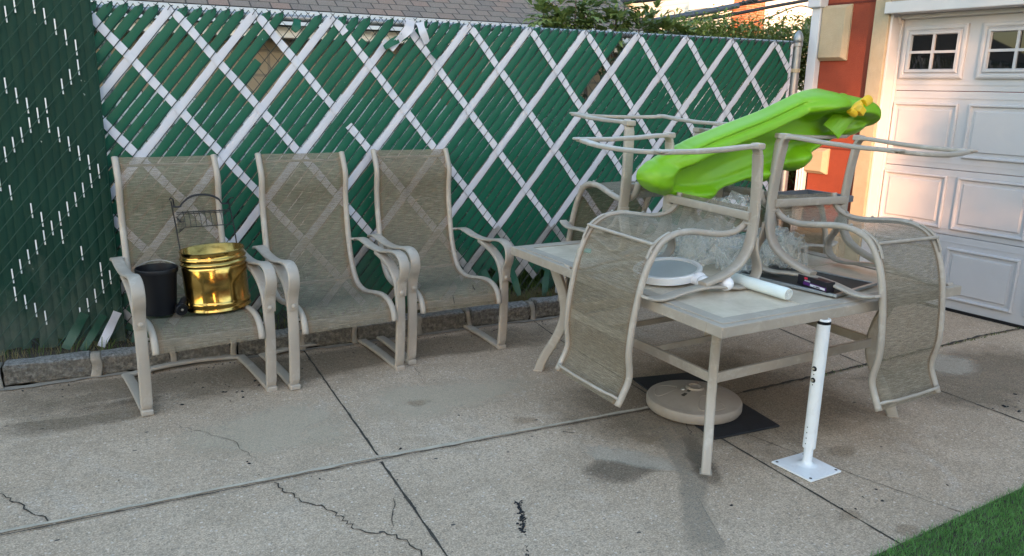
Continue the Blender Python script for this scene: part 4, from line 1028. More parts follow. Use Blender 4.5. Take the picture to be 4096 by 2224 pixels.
b=MB(); b.box2((-.20,-.16,0),(.20,.16,.006)); 
for a,c in (((-.20,-.16),(.20,-.152)),((-.20,.152),(.20,.16)),((-.20,-.152),(-.192,.152)),((.192,-.152),(.20,.152))): b.box2((a[0],a[1],.006),(c[0],c[1],.035))
b.build('tray_body',M['grey_tray'],gt,bevel=.002)

# ------------------------------------------------------------------ lime slide
sd=empty('toddler_slide',(2.95,3.0,1.0)); sd_sx=.962; tag(sd,'lime green plastic toddler slide lying on its side across the overturned chairs','slide')
TOP=cr([(2.192,0,1.130),(2.200,0,1.168),(2.253,0,1.205),(2.389,0,1.268),(2.529,0,1.323),(2.748,0,1.390),(2.951,0,1.448),(3.134,0,1.512),(3.269,0,1.556),(3.383,0,1.570),(3.440,0,1.556),(3.475,0,1.535),(3.629,0,1.538),(3.715,0,1.505),(3.755,0,1.455),(3.766,0,1.405)],12)
BOT=cr([(2.192,0,1.128),(2.209,0,1.100),(2.287,0,1.058),(2.409,0,1.031),(2.50,0,1.006),(2.58,0,.992),(2.64,0,1.005),(2.690,0,1.050),(2.80,0,1.078),(2.90,0,1.100),(2.955,0,1.085),(3.03,0,1.082),(3.075,0,1.120),(3.150,0,1.150),(3.19,0,1.135),(3.26,0,1.140),(3.30,0,1.200),(3.39,0,1.250),(3.55,0,1.312),(3.68,0,1.318),(3.74,0,1.352),(3.766,0,1.400)],12)
def smooth_line(L,w=.022):
    out=[]
    for i,p in enumerate(L):
        q=[v for v in L if abs(v.x-p.x)<w*min(1,(p.x-2.19)/.05+.05,(3.77-p.x)/.05+.05)]
        out.append(Vector((p.x,0,sum(v.z for v in q)/len(q))) if q else p)
    return out
def interp(L,x):
    if x<=L[0].x: return L[0].z
    for a,b in zip(L,L[1:]):
        if a.x<=x<=b.x and b.x>a.x: return a.z+(b.z-a.z)*(x-a.x)/(b.x-a.x)
    return L[-1].z
def sm(a,b,x):
    t=max(0,min(1,(x-a)/(b-a))); return t*t*(3-2*t)
def ga(x,c,w): return exp(-((x-c)/w)**2)
LOW=cr([(2.19,0,1.13),(2.29,0,1.062),(2.42,0,1.040),(2.6,0,1.040),(2.75,0,1.068),(2.9,0,1.105),(3.05,0,1.145),(3.2,0,1.20),(3.39,0,1.265),(3.55,0,1.318),(3.76,0,1.40)],10)
def depth(x,t,hh):          # protrusion towards the viewer; t = distance below the top outline
    v=t/hh; e=max(0,1-abs(2*v-1)**5)**.5; s=(x-2.192)/1.574
    ex=max(0,min(1,min(s,1-s)/.045)); e*=sqrt(1-(1-ex)**2)
    z=interp(TOP,x)-t
    d=.055
    rim=sm(0,.02,t)*(1-sm(.085,.125,t))
    d+=.075*rim*sm(.05,.2,s)
    d-=.026*ga(t,.042,.008)*sm(.10,.2,s)*(1-sm(.62,.70,s))
    # trough
    ins=sm(.088,.135,t)*sm(.005,.055,z-interp(LOW,x))*sm(.09,.17,s)
    d-=.046*ins*(1-.4*sm(.75,.95,s))
    d+=.035*sm(.10,.02,hh-t)*0
    # broad step along the trough
    d+=.020*sm(.20,.26,t)*sm(.18,.40,s)*(1-sm(.8,.9,s))
    # lobes
    for cx,cz,rx,rz,am in ((2.60,1.02,.085,.05,.045),(3.01,1.12,.08,.05,.035),(3.235,1.19,.075,.07,.06),(3.33,1.49,.125,.08,.10),(3.63,1.43,.12,.10,.045),(2.28,1.12,.11,.08,.05)):
        q=((x-cx)/rx)**2+((z-cz)/rz)**2
        if q<1.6: d+=am*(sm(1.5,0,q))
    return d*e
TOP=smooth_line(TOP); BOT=smooth_line(smooth_line(BOT,.03),.03)
NX,NV=200,64; vs=[];fr_=[]
for i in range(NX+1):
    s=i/NX; x=2.192+1.574*(s+.035*0)
    x=2.192+1.574*(.5-.5*cos(pi*s))*.25+1.574*s*.75
    zt_,zb_=interp(TOP,x),interp(BOT,x); hh=max(.002,zt_-zb_)
    for jv in range(NV+1):
        v=.5-.5*cos(pi*jv/NV); t=v*hh
        vs.append(Vector((x,3.07-depth(x,t,hh),zt_-t))-sd.location)
nf=len(vs)
for i in range(NX+1):
    x=vs[i*(NV+1)].x+sd.location.x; s=(x-2.192)/1.574
    zt_,zb_=interp(TOP,x),interp(BOT,x); hh=max(.002,zt_-zb_)
    for jv in range(NV+1):
        v=.5-.5*cos(pi*jv/NV); t=v*hh; e=max(0,1-abs(2*v-1)**4)**.5*max(0,min(1,min(s,1-s)/.045))**.5
        vs.append(Vector((x,3.07+.045*e*(1+.3*sin(s*9)),zt_-t))-sd.location)
K_=NV+1; fs=[]
for i in range(NX):
    for jv in range(NV):
        a=i*K_+jv; fs.append((a,a+1,a+K_+1,a+K_)); fs.append((nf+a,nf+a+K_,nf+a+K_+1,nf+a+1))
b=MB(); b.add(vs,fs); so_=b.build('slide_body',M['lime'],sd,smooth=True)
we=so_.modifiers.new('w','WELD'); we.merge_threshold=.0015
# back lobe behind the upper end, with its flat tongue
b=MB(); b.lathe([(.001,-.13),(.05,-.122),(.085,-.09),(.10,-.03),(.10,.03),(.085,.09),(.05,.122),(.001,.13)],28,Matrix.Translation(Vector((3.60,3.12,1.43))-sd.location)@Matrix.Rotation(radians(60),4,'Y')@Matrix.Scale(.8,4,(0,1,0))); b.build('end_lobe',M['lime'],sd,smooth=True)
b=MB(); b.sweep(cr([Vector(p)-sd.location for p in ((3.43,3.0,1.43),(3.46,2.96,1.395),(3.49,2.95,1.365))],4),rrect(.15,.012,.4),up=(0,1,0)); b.build('moulded_tongue',M['lime'],sd,smooth=False)
yv=MB(); L=sd.location
yv.sweep([Vector((3.50,2.95,1.445))-L,Vector((3.535,2.94,1.475))-L,Vector((3.565,2.93,1.495))-L],rrect(.045,.04,.4),up=(0,1,0)); yo=yv.build('yellow_valve',M['yellow'],sd,bevel=.004)
k=MB(); Mx=Matrix.Translation(Vector((3.588,2.92,1.508))-L)@Matrix.Rotation(radians(62),4,'Y')
prof=[]
n=20; vs2=[]
for z in (-.022,-.018,.024,.028):
    for i in range(n*2):
        r_=(.026 if i%2 else .0235)*(.9 if z in(-.022,.028) else 1); a=2*pi*i/(2*n); vs2.append(Mx@Vector((r_*cos(a),r_*sin(a),z)))
k.add(vs2,[(j*2*n+i,j*2*n+(i+1)%(2*n),(j+1)*2*n+(i+1)%(2*n),(j+1)*2*n+i) for j in range(3) for i in range(2*n)]+[tuple(range(2*n-1,-1,-1)),tuple(6*n+i for i in range(2*n))]); k.build('ribbed_knob',M['yellow'],yo)
k=MB(); k.box(Vector((3.535,2.91,1.46))-L,(.045,.045,.04),Matrix.Rotation(.6,3,'Y')); k.lathe([(.018,-.03),(.020,-.01),(.016,.03)],16,Matrix.Translation(Vector((3.49,2.92,1.45))-L)@Matrix.Rotation(radians(-70),4,'Y')); k.build('valve_body',M['yellow'],yo,bevel=.004)

sd.scale=(sd_sx,1,1)
# ------------------------------------------------------------------ garage
GA=radians(96.94); ga_=empty('garage_building',(5.40,3.25,0),GA); tag(ga_,'garage with red and cream stucco wall and cream trimmed corner blocks','building')
b=MB(); WY=.10
b.box2((.985,-.25,0),(1.455,WY,3.2)); b.box2((-3.3,-.25,2.20),(.985,WY-.003,3.2)); b.box2((-3.6,-.25,0),(-3.3,WY-.003,3.2)); b.build('wall',M['red_stucco'],ga_)
b=MB(); b.box2((1.38,-6,0),(1.452,-.25,3.2)); b.box2((-3.6,-6.1,0),(1.45,-6.0,3.2)); b.build('side_wall',M['red_stucco'],ga_)
b=MB(); b.box2((-3.8,-6.3,3.2),(1.7,.35,3.32)); b.build('roof',M['gutter'],ga_)
b=MB()
for z in (2.225,1.112,3.0): b.box2((1.0,WY-.002,z-.007),(1.462,WY+.004,z+.007))
b.build('groove',stucco('groove_dark',(.10,.018,.01),(.13,.022,.012)),ga_)
b=MB(); b.box2((.880,-.02,0),(1.0,WY+.055,3.2)); b.box2((-3.3,-.02,2.205),(.880,WY+.050,2.42)); b.build('cream_trim',M['cream'],ga_,bevel=.006)
def quoin(z0,z1,s0,s1,pr=.055,bv=.03):
    q=MB(); f=WY+pr; vs=[(s0,WY-.01,z0),(s1,WY-.01,z0),(s1,WY-.01,z1),(s0,WY-.01,z1),(s0,WY+.018,z0),(s1,WY+.018,z0),(s1,WY+.018,z1),(s0,WY+.018,z1),(s0+bv,f,z0+bv*.8),(s1-bv*.5,f,z0+bv*.8),(s1-bv*.5,f,z1-bv*.8),(s0+bv,f,z1-bv*.8)]
    q.add(vs,[(0,1,5,4),(1,2,6,5),(2,3,7,6),(3,0,4,7),(4,5,9,8),(5,6,10,9),(6,7,11,10),(7,4,8,11),(8,9,10,11)]); return q.build('corner_block',M['cream'],ga_,bevel=.004)
quoin(1.795,2.215,1.215,1.462); quoin(.90,1.108,1.27,1.475); quoin(2.6,3.0,1.215,1.462)
b=MB(); b.box2((.995,WY-.01,0),(1.47,WY+.05,.50)); b.box2((1.06,WY+.02,.0),(1.475,WY+.075,.42)); b.build('stone_base',M['stone_tan'],ga_,bevel=.012)
dsp=MB(); 
vs=[]; secd=[(-.035,-.025),(-.035,.022),(-.026,.030),(-.020,.022),(-.008,.022),(-.004,.030),(.004,.030),(.008,.022),(.020,.022),(.026,.030),(.035,.022),(.035,-.025)]
for z in (.3,1.56): vs+=[(1.497+p[0],WY+.0+p[1]+.03,z) for p in secd]
n=len(secd); dsp.add(vs,[(i,(i+1)%n,n+(i+1)%n,n+i) for i in range(n)]); 
dsp.box2((1.455,WY+.002,1.56),(1.535,WY+.066,2.21)); dsp.build('downspout',M['gutter'],ga_,bevel=.003)
b=MB(); b.box2((1.44,WY-.01,2.20),(1.56,WY+.10,3.2)); b.build('leader_box',M['gutter'],ga_,bevel=.01)
b=MB(); b.box2((.862,-.03,0),(.880,WY+.030,2.2)); b.box2((.845,-.02,0),(.862,.02,2.2)); b.build('door_jamb',M['trimwhite'],ga_,bevel=.003)
b=MB(); b.box2((-3.3,.0,2.117),(.905,WY+.085,2.200)); b.box2((-3.3,.0,2.085),(.862,.045,2.117)); b.build('door_header',M['trimwhite'],ga_,bevel=.006)
b=MB(); b.box2((.70,.02,2.02),(.86,.012+.04,2.085)); 
# door
gd=empty('d'); bpy.data.objects.remove(gd)
door=MB()
for z0,z1 in ((.018,.552),(.556,1.022),(1.026,1.573),(1.577,2.11)):
    door.box2((-3.3,-.045,z0),(.845,0,z1))
do=door.build('garage_door',M['doorwhite'],ga_,bevel=.003)
ridge=MB()
for z in (.552,1.022,1.573): ridge.box2((-3.3,-.001,z-.050),(.843,.004,z-.042)); ridge.box2((-3.3,-.001,z+.045),(.843,.004,z+.053))
ridge.build('door_ridge',M['doorwhite'],do)
def panel(s0,s1,z0,z1):
    p=MB(); lv=[(0,.000),(.006,.008),(.014,.008),(.024,-.010),(.042,-.010),(.052,.0015),(.058,.0015)]; vs=[]
    for i_,y in lv: vs+=[(s0+i_,y,z0+i_),(s1-i_,y,z0+i_),(s1-i_,y,z1-i_),(s0+i_,y,z1-i_)]
    fs=[]
    for a in range(len(lv)-1):
        for k in range(4): fs.append((a*4+k,a*4+(k+1)%4,(a+1)*4+(k+1)%4,(a+1)*4+k))
    a=len(lv)-1; fs.append(tuple(a*4+k for k in range(4)))
    vs=[(x,y+.012,z) for x,y,z in vs]; 
    p.add(vs,fs); p.add([(s0,0,z0),(s1,0,z0),(s1,0,z1),(s0,0,z1),(s0,.012,z0),(s1,.012,z0),(s1,.012,z1),(s0,.012,z1)],[(0,1,5,4),(1,2,6,5),(2,3,7,6),(3,0,4,7)])
    return p.build('raised_panel',M['doorwhite'],do)
for k in range(7):
    s1=.855-.0-.573*k; s0=s1-.498
    if k==0: s1=.838
    for z0,z1 in ((.088,.467),(.598,.980),(1.112,1.490)): panel(s0,s1,z0,z1)
    # window
    wn=MB(); a0,a1,b0,b1=s0+.008,s1-.012,1.662,2.035; lv=[(0,0),(0,.016),(.012,.022),(.026,.022),(.036,.012),(.046,.026),(.062,.026),(.068,.006)]; vs=[]
    for i_,y in lv: vs+=[(a0+i_,y,b0+i_),(a1-i_,y,b0+i_),(a1-i_,y,b1-i_),(a0+i_,y,b1-i_)]
    fs=[]
    for a in range(len(lv)-1):
        for q in range(4): fs.append((a*4+q,a*4+(q+1)%4,(a+1)*4+(q+1)%4,(a+1)*4+q))
    wn.add(vs,fs); cx=(a0+a1)/2; cz=(b0+b1)/2
    wn.box2((cx-.009,.003,b0+.06),(cx+.009,.022,b1-.06)); wn.box2((a0+.06,.003,cz-.009),(cx-.009,.021,cz+.009)); wn.box2((cx+.009,.003,cz-.009),(a1-.06,.021,cz+.009))
    wo=wn.build('window_frame',M['doorwhite'],do)
    gl=MB(); gl.box2((a0+.055,.001,b0+.055),(a1-.055,.006,b1-.055)); gl.build('window_pane',M['dark_glass'],wo)
b=MB(); b.box2((-3.3,-.05,0.001),(.845,.012,.022)); b.build('bottom_seal',M['black_plastic'],do)
# curved brackets below header
b=MB(); b.sweep(cr([(.862,.05,2.117),(.862,.05,2.09),(.857,.03,2.06)],4),rrect(.03,.03,.4),up=(1,0,0)); b.build('bracket',M['trimwhite'],ga_)

# lattice screen beyond the fence end
lt=empty('lattice_panel',(5.9,5.6,0)); tag(lt,'brown wooden lattice panel standing in the gap beside the garage corner','lattice')
b=MB()
for k in range(-9,10):
    for sg in(-1,1):
        xa=k*.085; P=[]
        z0,z1=.05,1.0
        xs=(xa,xa+sg*(z1-z0)); b.sweep([(xs[0]-sg*.45,.006*sg,z0),(xs[1]-sg*.45,.006*sg,z1)],[(-.018,-.004),(.018,-.004),(.018,.004),(-.018,.004)],up=(0,1,0))
b.build('slats',M['lattice'],lt)
b=MB(); b.box2((-.85,-.02,1.0),(.85,.02,1.05)); b.box2((-.85,-.02,0),(.85,.02,.05)); b.build('frame',M['lattice'],lt)

# ------------------------------------------------------------------ neighbour building right behind the fence
nb=empty('neighbour_house',(0,7,0)); tag(nb,'low neighbouring house with tan block wall, white gutter and brown shingle roof behind the fence','house')
b=MB(); b.box2((-6,0,0),(4.75,.25,2.05)); b.build('wall',M['tanblock'],nb)
rf=MB(); A0=[(-8,-.28,2.12),(5.02,-.28,2.12),(5.02,4.2,4.36),(-8,4.2,4.36)]
def quaduv(mb,P):
    P=[Vector(p) for p in P]; e=(P[1]-P[0]).normalized(); n=e.cross((P[3]-P[0])).normalized(); u2=n.cross(e); mb.add(P,[(0,1,2,3)],[[((p-P[0]).dot(e),(p-P[0]).dot(u2)) for p in P]])
quaduv(rf,A0); rf.add([(x,y,z-.10) for x,y,z in A0],[(3,2,1,0)]); rf.add([A0[1],A0[2],(5.02,4.2,4.26),(5.02,-.28,2.02)],[(0,3,2,1)]); ro_=rf.build('roof',M['shingle'],nb)
b=MB(); b.sweep([(-8,-.335,2.05),(5.05,-.335,2.05)],[(-.05,-.06),(.05,-.04),(.06,.05),(.045,.055),(-.05,.055)],up=(0,0,1)); b.build('gutter',M['gutter'],nb)
b=MB(); b.box2((-8,-.27,1.90),(5.0,-.02,1.985)); b.build('soffit',M['siding'],nb)
wf=MB(); wf.box2((2.66,-.04,1.2),(3.25,.0,1.25)); wf.box2((2.66,-.04,1.85),(3.25,.0,1.93)); wf.box2((2.66,-.04,1.25),(2.74,.0,1.85)); wf.box2((3.17,-.04,1.25),(3.25,.0,1.85)); wo=wf.build('window',M['trimwhite'],nb)
b=MB(); b.box2((2.74,-.02,1.25),(3.17,-.005,1.85)); b.build('pane',simple('brown_blind',(.20,.09,.04),.6),wo)
# white boards leaning behind the fence
vf=empty('white_vinyl_fence',(2,5.85,0)); tag(vf,'low white vinyl fence glimpsed through the gaps between green slats','fence')
b=MB()
for k in range(44): b.box2((-2.2+k*.125,0,.98),(-2.2+k*.125+.118,.02,1.42+.05*sin(k*.6)))
b.build('boards',M['siding'],vf)
for k in range(5):
    b=MB(); b.box2((-2.25+k*1.35,.02,0),(-2.15+k*1.35,.10,1.45)); b.build('post',M['siding'],vf)
b=MB(); b.box2((-2.3,-.03,1.0),(3.4,0,1.05)); b.box2((-2.3,-.03,1.25),(3.4,0,1.33)); b.build('rail',M['siding'],vf)

# ------------------------------------------------------------------ vegetation
def leafquad(mb,p,dirv,up,L,Wd,rnd,fold=.25):
    d_=dirv.normalized(); s=d_.cross(up); 
    if s.length<.01: s=Vector((1,0,0))
    s.normalize(); n=s.cross(d_)
    a=p; m_=p+d_*L*.5-n*L*.02; t=p+d_*L-n*L*.18
    mb.add([a,m_+s*Wd/2+n*Wd*fold,t,m_-s*Wd/2+n*Wd*fold,m_],[(0,4,1),(4,2,1),(0,3,4),(4,3,2)])
def shrub(name,label,cat,base,bounds,n,L,mat,seed,group=None,clump=None,thin=0.0):
    rnd=random.Random(seed); r=empty(name,base); tag(r,label,cat,group); mb=MB(); B=Vector(base)
    cs=clump
    cnt=0
    while cnt<n:
        if cs:
            c,rad=cs[rnd.randrange(len(cs))]
            v=Vector((rnd.gauss(0,1),rnd.gauss(0,1),rnd.gauss(0,1))).normalized()*(rnd.random()**.4)
            p=Vector(c)+Vector((v.x*rad[0],v.y*rad[1],v.z*rad[2]))
        else: p=Vector([rnd.uniform(a,b) for a,b in bounds])
        if noise.noise(p*3.0+Vector((seed,0,0)))<thin-.28: continue
        dv=Vector((rnd.gauss(0,1),rnd.gauss(0,1)-.3,rnd.gauss(0,.7)+.3)); leafquad(mb,p-B,dv,Vector((0,0,1)),L*rnd.uniform(.6,1.3),L*.48*rnd.uniform(.8,1.2),rnd); cnt+=1
    mb.build('foliage',mat,r); return r
def stems(r,pts,rad,mat=None):
    st=MB()
    for l in pts: st.tube([Vector(p)-r.location for p in l],rad,5,up=(0,1,0),scale=[1-.6*i/(len(l)-1) for i in range(len(l))])
    st.build('stem',mat or M['bark'],r,smooth=True)
rnd=random.Random(31)
# hedge behind the fence end
cl=[]
for k in range(64):
    x=rnd.uniform(4.5,7.4); cl.append(((x,rnd.uniform(5.5,6.3),rnd.uniform(.3,2.02) if k%2 else rnd.uniform(1.75,2.05)),(.42,.30,.30)))
h=shrub('privet_hedge','dense green privet hedge behind the fence end, left of the garage downspout','hedge',(5.8,6.1,.08),None,36000,.052,M['leaf_hedge'],3,clump=cl)
sh=[];
for k in range(26):
    x=rnd.uniform(4.4,7.0); y=rnd.uniform(5.5,6.2); z=2.0; l=[(x,y,z-.2)]
    for q in range(4): l.append((l[-1][0]+rnd.uniform(-.04,.04),y+rnd.uniform(-.03,.03),l[-1][2]+rnd.uniform(.07,.13)))
    sh.append(l)
mb=MB()
for l in sh:
    for a,b in zip(l,l[1:]):
        for q in range(3):
            p=Vector(a).lerp(Vector(b),rnd.random())-h.location; leafquad(mb,p,Vector((rnd.choice((-1,1))*rnd.uniform(.5,1),rnd.uniform(-.6,.6),rnd.uniform(.1,.6))),Vector((0,0,1)),.05,.022,rnd)
fo2=[o for o in h.children if o.name.startswith('foliage')][0]; mb.v=[tuple(v) for v in mb.v]; tmp=mb.build('foliage',M['leaf_hedge'],None)
bm=bmesh.new(); bm.from_mesh(fo2.data); bm.from_mesh(tmp.data); bm.to_mesh(fo2.data); bm.free(); bpy.data.objects.remove(tmp)
stems(h,sh+[[(x,6.1,.08),(x+.1,6.1,.9),(x,6.0,1.6)] for x in (4.9,5.4,5.9,6.4,6.9)],.010)
# fig shrub
fg=empty('fig_shrub',(3.7,5.6,.08)); tag(fg,'fig shrub with large lobed leaves rising above the fence in front of the shingle roof','shrub')
tips=[((3.20,5.55,1.97),.18),((3.33,5.55,2.20),.30),((3.22,5.6,2.05),.24),((3.45,5.6,2.04),.22),((3.66,5.5,1.98),.22),((3.83,5.6,2.19),.26),((3.95,5.55,2.02),.24),((4.12,5.6,2.10),.24),((4.25,5.55,1.98),.2),((3.5,5.7,2.16),.2),((4.4,5.5,2.0),.16),((3.75,5.6,2.08),.2),((3.1,5.65,2.1),.2),((3.15,5.6,1.96),.14)]
mb=MB(); rnd=random.Random(17); sts=[]
for (c,rd) in tips:
    c=Vector(c); sts.append([(c.x*.35+3.7*.65,5.65,.08),(c.x*.7+3.7*.3,5.65,1.2),(c.x,c.y,c.z-.1),(c.x,c.y,c.z+.08)])
    for q in range(34):
        v=Vector((rnd.gauss(0,1),rnd.gauss(0,1),rnd.gauss(0,.8))).normalized()*rnd.uniform(.25,1)*rd*.62; p=c+v-fg.location
        d0=(v.normalized()+Vector((0,-.25,rnd.uniform(-.2,.5)))).normalized(); side=d0.cross(Vector((0,0,1))).normalized()
        LL=rnd.uniform(.075,.135)
        for ang,k in ((0,1),(35,.85),(-35,.85),(72,.55),(-72,.55)):
            dd=(d0*cos(radians(ang))+side*sin(radians(ang))).normalized(); leafquad(mb,p,dd,Vector((0,0,1)),LL*k,LL*.34*k+.008,rnd,.12)
mb.build('foliage',M['leaf_fig'],fg); stems(fg,sts,.012)
# dark shrubs right behind the slats
def dshrub(x0,x1,z1,n,seed,label):
    rnd=random.Random(seed); cl=[((rnd.uniform(x0,x1),rnd.uniform(5.15,5.5),rnd.uniform(.2,z1)),(.26,.16,.22)) for _ in range(int((x1-x0)*9))]
    r=shrub('shrub',label,'shrub',((x0+x1)/2,5.3,.08),None,n,.07,M['leaf_dark'],seed,group='dark shrubs behind the slats',clump=cl); stems(r,[[(x,5.3,.08),(x+.05,5.3,z1*.6),(x,5.3,z1)] for x in (x0+.1,(x0+x1)/2,x1-.1)],.010)
dshrub(-1.0,.5,.95,2600,41,'dark leafy shrub behind the fence, farthest left behind the slats')
dshrub(.5,1.9,.75,2200,42,'low dark shrub behind the fence, behind the second and third chairs')
dshrub(1.9,3.2,.80,2200,43,'dark shrub behind the fence, behind the table corner')
dshrub(3.0,4.8,1.75,5200,44,'tall dark shrub behind the right part of the fence under the fig')
blades('bed_ferns',M['weed_green'],2600,lambda r:(r.uniform(1.2,4.8),r.uniform(4.85,5.15),.085),.08,.35,.010,'rough green undergrowth seen between slats behind the fence','undergrowth',9,.8)

# distant things
def tree(name,label,base,h,cr_,nl,L,mat,seed,trunk=.12,cat='tree'):
    rnd=random.Random(seed); r=empty(name,base); tag(r,label,cat,None); B=Vector(base)
    t=MB(); t.tube(cr([(0,0,0),(.1,0,h*.3),(-.05,.1,h*.6),(.05,0,h*.9)],4),trunk,8,up=(0,1,0),scale=[1-.75*i/12 for i in range(13)]); 
    cs=[]
    for k in range(16):
        a=rnd.uniform(0,2*pi); rr=rnd.uniform(.2,1)*cr_[0]; z=h+rnd.uniform(-.8,.9)*cr_[1]; rr*=sqrt(max(.15,1-((z-h)/cr_[1])**2*.8)); c=Vector((rr*cos(a),rr*sin(a),z)); cs.append(c)
        t.tube([(0,0,h*.55),tuple(c*.5+Vector((0,0,h*.3))),tuple(c)],trunk*.3,5,up=(0,1,0),scale=[1,.7,.3])
    t.build('trunk',M['bark'],r,smooth=True); mb=MB()
    for q in range(nl):
        c=cs[rnd.randrange(16)]; v=Vector((rnd.gauss(0,1),rnd.gauss(0,1),rnd.gauss(0,1))).normalized()*(rnd.random()**.45)*cr_[0]*.42; v.z*=.75
        leafquad(mb,c+v,Vector((rnd.gauss(0,1),rnd.gauss(0,1),rnd.gauss(0,1))),Vector((0,0,1)),L*rnd.uniform(.6,1.3),L*.6,rnd)
    mb.build('crown',mat,r)
tree('leafy_tree','yellow green leafy tree rising beyond the roofs, left of the open sky',(17.2,25,0),4.6,(1.5,1.9),7000,.16,M['leaf_tree'],5)
tree('leafy_tree','small distant tree showing just above the grey roof at the edge of the sky',(23.0,32,0),4.7,(.7,.9),1500,.16,M['leaf_tree'],6)
# grey roofed garage
gg=empty('distant_garage',(8.8,12,0)); tag(gg,'distant low building with grey green shingle roof beyond the hedge','building')
b=MB(); b.box2((-3.3,0,0),(3.3,4,1.95)); b.build('wall',M['siding'],gg)
rf=MB(); A0=[(-3.6,-.3,1.85),(3.6,-.3,1.85),(3.6,1.6,2.72),(-3.6,1.6,2.72)]; quaduv(rf,A0); A1=[(3.6,3.6,1.85),(-3.6,3.6,1.85),(-3.6,1.6,2.72),(3.6,1.6,2.72)]; quaduv(rf,A1)
def shingle2():
    m,nt,b=newmat('grey_shingles'); tc=N(nt,'ShaderNodeTexCoord'); sx=N(nt,'ShaderNodeSeparateXYZ'); nt.links.new(tc.outputs['UV'],sx.inputs[0])
    w_=mth(nt,'FRACT',mth(nt,'MULTIPLY',sx.outputs[1],6.5)); c=ramp(nt,w_,[(0,(.05,.05,.045)),(.15,(.15,.15,.135)),(1,(.19,.185,.165))]); c=mix(nt,noise_n(nt,coords(nt),3,5,.7),c,(.12,.13,.115))
    nt.links.new(c,b.inputs['Base Color']); b.inputs['Roughness'].default_value=.95; return m
rf.build('roof',shingle2(),gg)
# white house with brick chimney
hh_=empty('white_house',(17.0,20,0)); tag(hh_,'distant white sided house with a red brick chimney','house')
sid,nt_,b_=newmat('clapboard'); sx=N(nt_,'ShaderNodeSeparateXYZ'); nt_.links.new(coords(nt_),sx.inputs[0]); fr_=mth(nt_,'FRACT',mth(nt_,'MULTIPLY',sx.outputs[2],6.0))
nt_.links.new(ramp(nt_,fr_,[(0,(.30,.28,.26)),(.10,(.62,.58,.53)),(1,(.70,.66,.61))]),b_.inputs['Base Color']); b_.inputs['Roughness'].default_value=.6
b=MB(); b.box2((.32,0,0),(12,8,9)); b.build('wall',sid,hh_)
b=MB(); b.box2((.78,-.62,0),(1.55,-.002,10)); b.build('chimney',M['redbrick'],hh_)
b=MB(); b.add([(-.15,-.05,4.05),(.9,-.05,4.05),(.9,-.05,4.5),(.25,-.05,4.6),(-.15,-.05,4.35),(-.15,1,4.05),(.9,1,4.05),(.9,1,4.5),(.25,1,4.6),(-.15,1,4.35)],[(0,1,2,3,4),(9,8,7,6,5),(0,5,6,1),(1,6,7,2),(2,7,8,3),(3,8,9,4),(4,9,5,0)]); b.build('eave',M['siding'],hh_)
for x0 in (3.9,5.0):
    b=MB(); b.box2((x0-.06,-.06,3.05),(x0+.86,-.002,4.02)); wo=b.build('window',M['trimwhite'],hh_)
    b=MB(); b.box2((x0,-.075,3.1),(x0+.8,-.061,3.95)); b.build('pane',M['dark_glass'],wo)
# utility cables
cb=empty('overhead_cables',(7.5,9,2.6)); tag(cb,'thick black overhead utility cables with a grey splice sleeve crossing above the hedge','cable')
def cable(pts,r,name,mat,seg=8):
    b=MB(); b.tube([Vector(p)-cb.location for p in cr(pts,6)],r,seg,up=(0,1,0)); b.build(name,mat,cb,smooth=True)
cable([(5.2,9,2.44),(6.038,9,2.640),(6.476,9,2.703),(7.4,9,2.84)],.030,'cable',M['cable'])
cable([(5.4,9,2.22),(6.0,9,2.31),(6.55,9,2.420)],.014,'cable',M['cable'])
cable([(6.45,9,2.400),(6.743,9,2.463),(7.4,9,2.59),(8.10,9,2.732)],.042,'splice_sleeve',simple('blue_grey_sleeve',(.06,.075,.10),.5,0,.1,6),12)
cable([(8.08,9,2.735),(8.793,9,2.862),(9.7,9,3.04)],.020,'cable',M['cable'])
cable([(5.6,9,2.20),(6.75,9,2.382),(7.7,9,2.545),(8.805,9,2.767),(9.7,9,2.935)],.024,'cable',M['cable'])
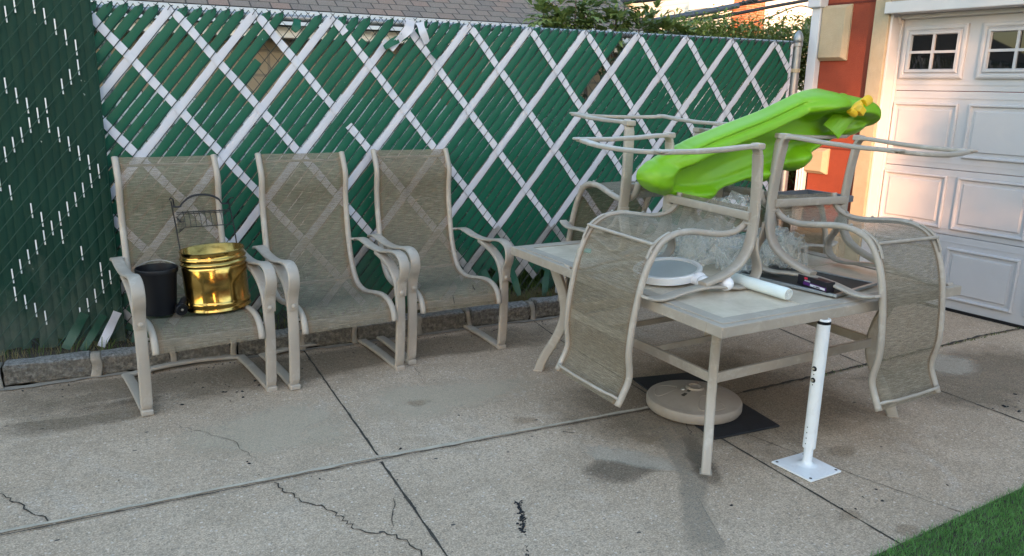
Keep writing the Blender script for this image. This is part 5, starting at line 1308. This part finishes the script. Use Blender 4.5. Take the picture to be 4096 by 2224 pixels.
cable([(6.6,9,2.44),(7.4,9,2.52),(8.0,9,2.66)],.007,'cable',M['cable'])
cable([(7.0,9,2.13),(8.035,9,2.394),(8.822,9,2.643),(9.1,9,2.75),(9.402,9,2.80),(9.9,9,2.70)],.010,'cable',M['cable'])
b=MB()
for k in range(7): b.box(Vector((8.12+k*.05,8.98,2.755+k*.012+.012*(k%2)))-cb.location,(.03,.04,.05),Matrix.Rotation(k*.5,3,'Y'))
b.build('clamp',M['cable'],cb,bevel=.005)

# ------------------------------------------------------------------ unseen blockers added behind the camera to shape the sunlight
hb=empty('occluder_house',(-17,-13,0)); tag(hb,'unseen two storey house added behind the camera to shade the yard','house')
b=MB(); b.box2((-13,-1.5,0),(10.8,1,7.5)); b.build('wall',M['tanblock'],hb)  # added light blocker, out of view; keeps the sun off the yard
hb=empty('occluder_shed',(3,-13,0)); tag(hb,'unseen low brick block added behind the camera to stop low sunlight','shed')
b=MB(); b.box2((-7.8,-1.5,0),(12,1,3.15)); b.build('wall',M['redbrick'],hb)  # added low blocker, out of view; sets the lower edge of the sun patch
def occ_tree(base,cs,n,L,label,seed):
    r=shrub('occluder_tree',label,'tree',base,None,n,L,M['leaf_dark'],seed,clump=cs)
    t=MB(); t.tube([(0,0,0),(.1,0,2.2),(0,0,4.2)],.16,8,up=(0,1,0)); t.build('trunk',M['bark'],r)  # trunk for the crowns added out of view as sun blockers
rnd=random.Random(71)
occ_tree((-1.2,-12.6,0),[((-3.22+rnd.uniform(-.35,2.5),-12.6+rnd.uniform(-.4,.4),4.1+rnd.uniform(-.7,.8)),(.68,.5,.62)) for _ in range(34)],30000,.16,'unseen leafy crown added behind the camera to shade the right of the garage door',61)  # added crown; its outline rounds the shadow on the garage door
occ_tree((2.5,-13.6,0),[((rnd.uniform(-7,3),-13.4+rnd.uniform(-.6,.6),rnd.uniform(5.05,7.2)),(1.0,.7,.75)) for _ in range(80)],26000,.22,'unseen broad leafy crown added behind the camera to shade the upper garage door',62)  # added crown; cuts the sun patch off at the top
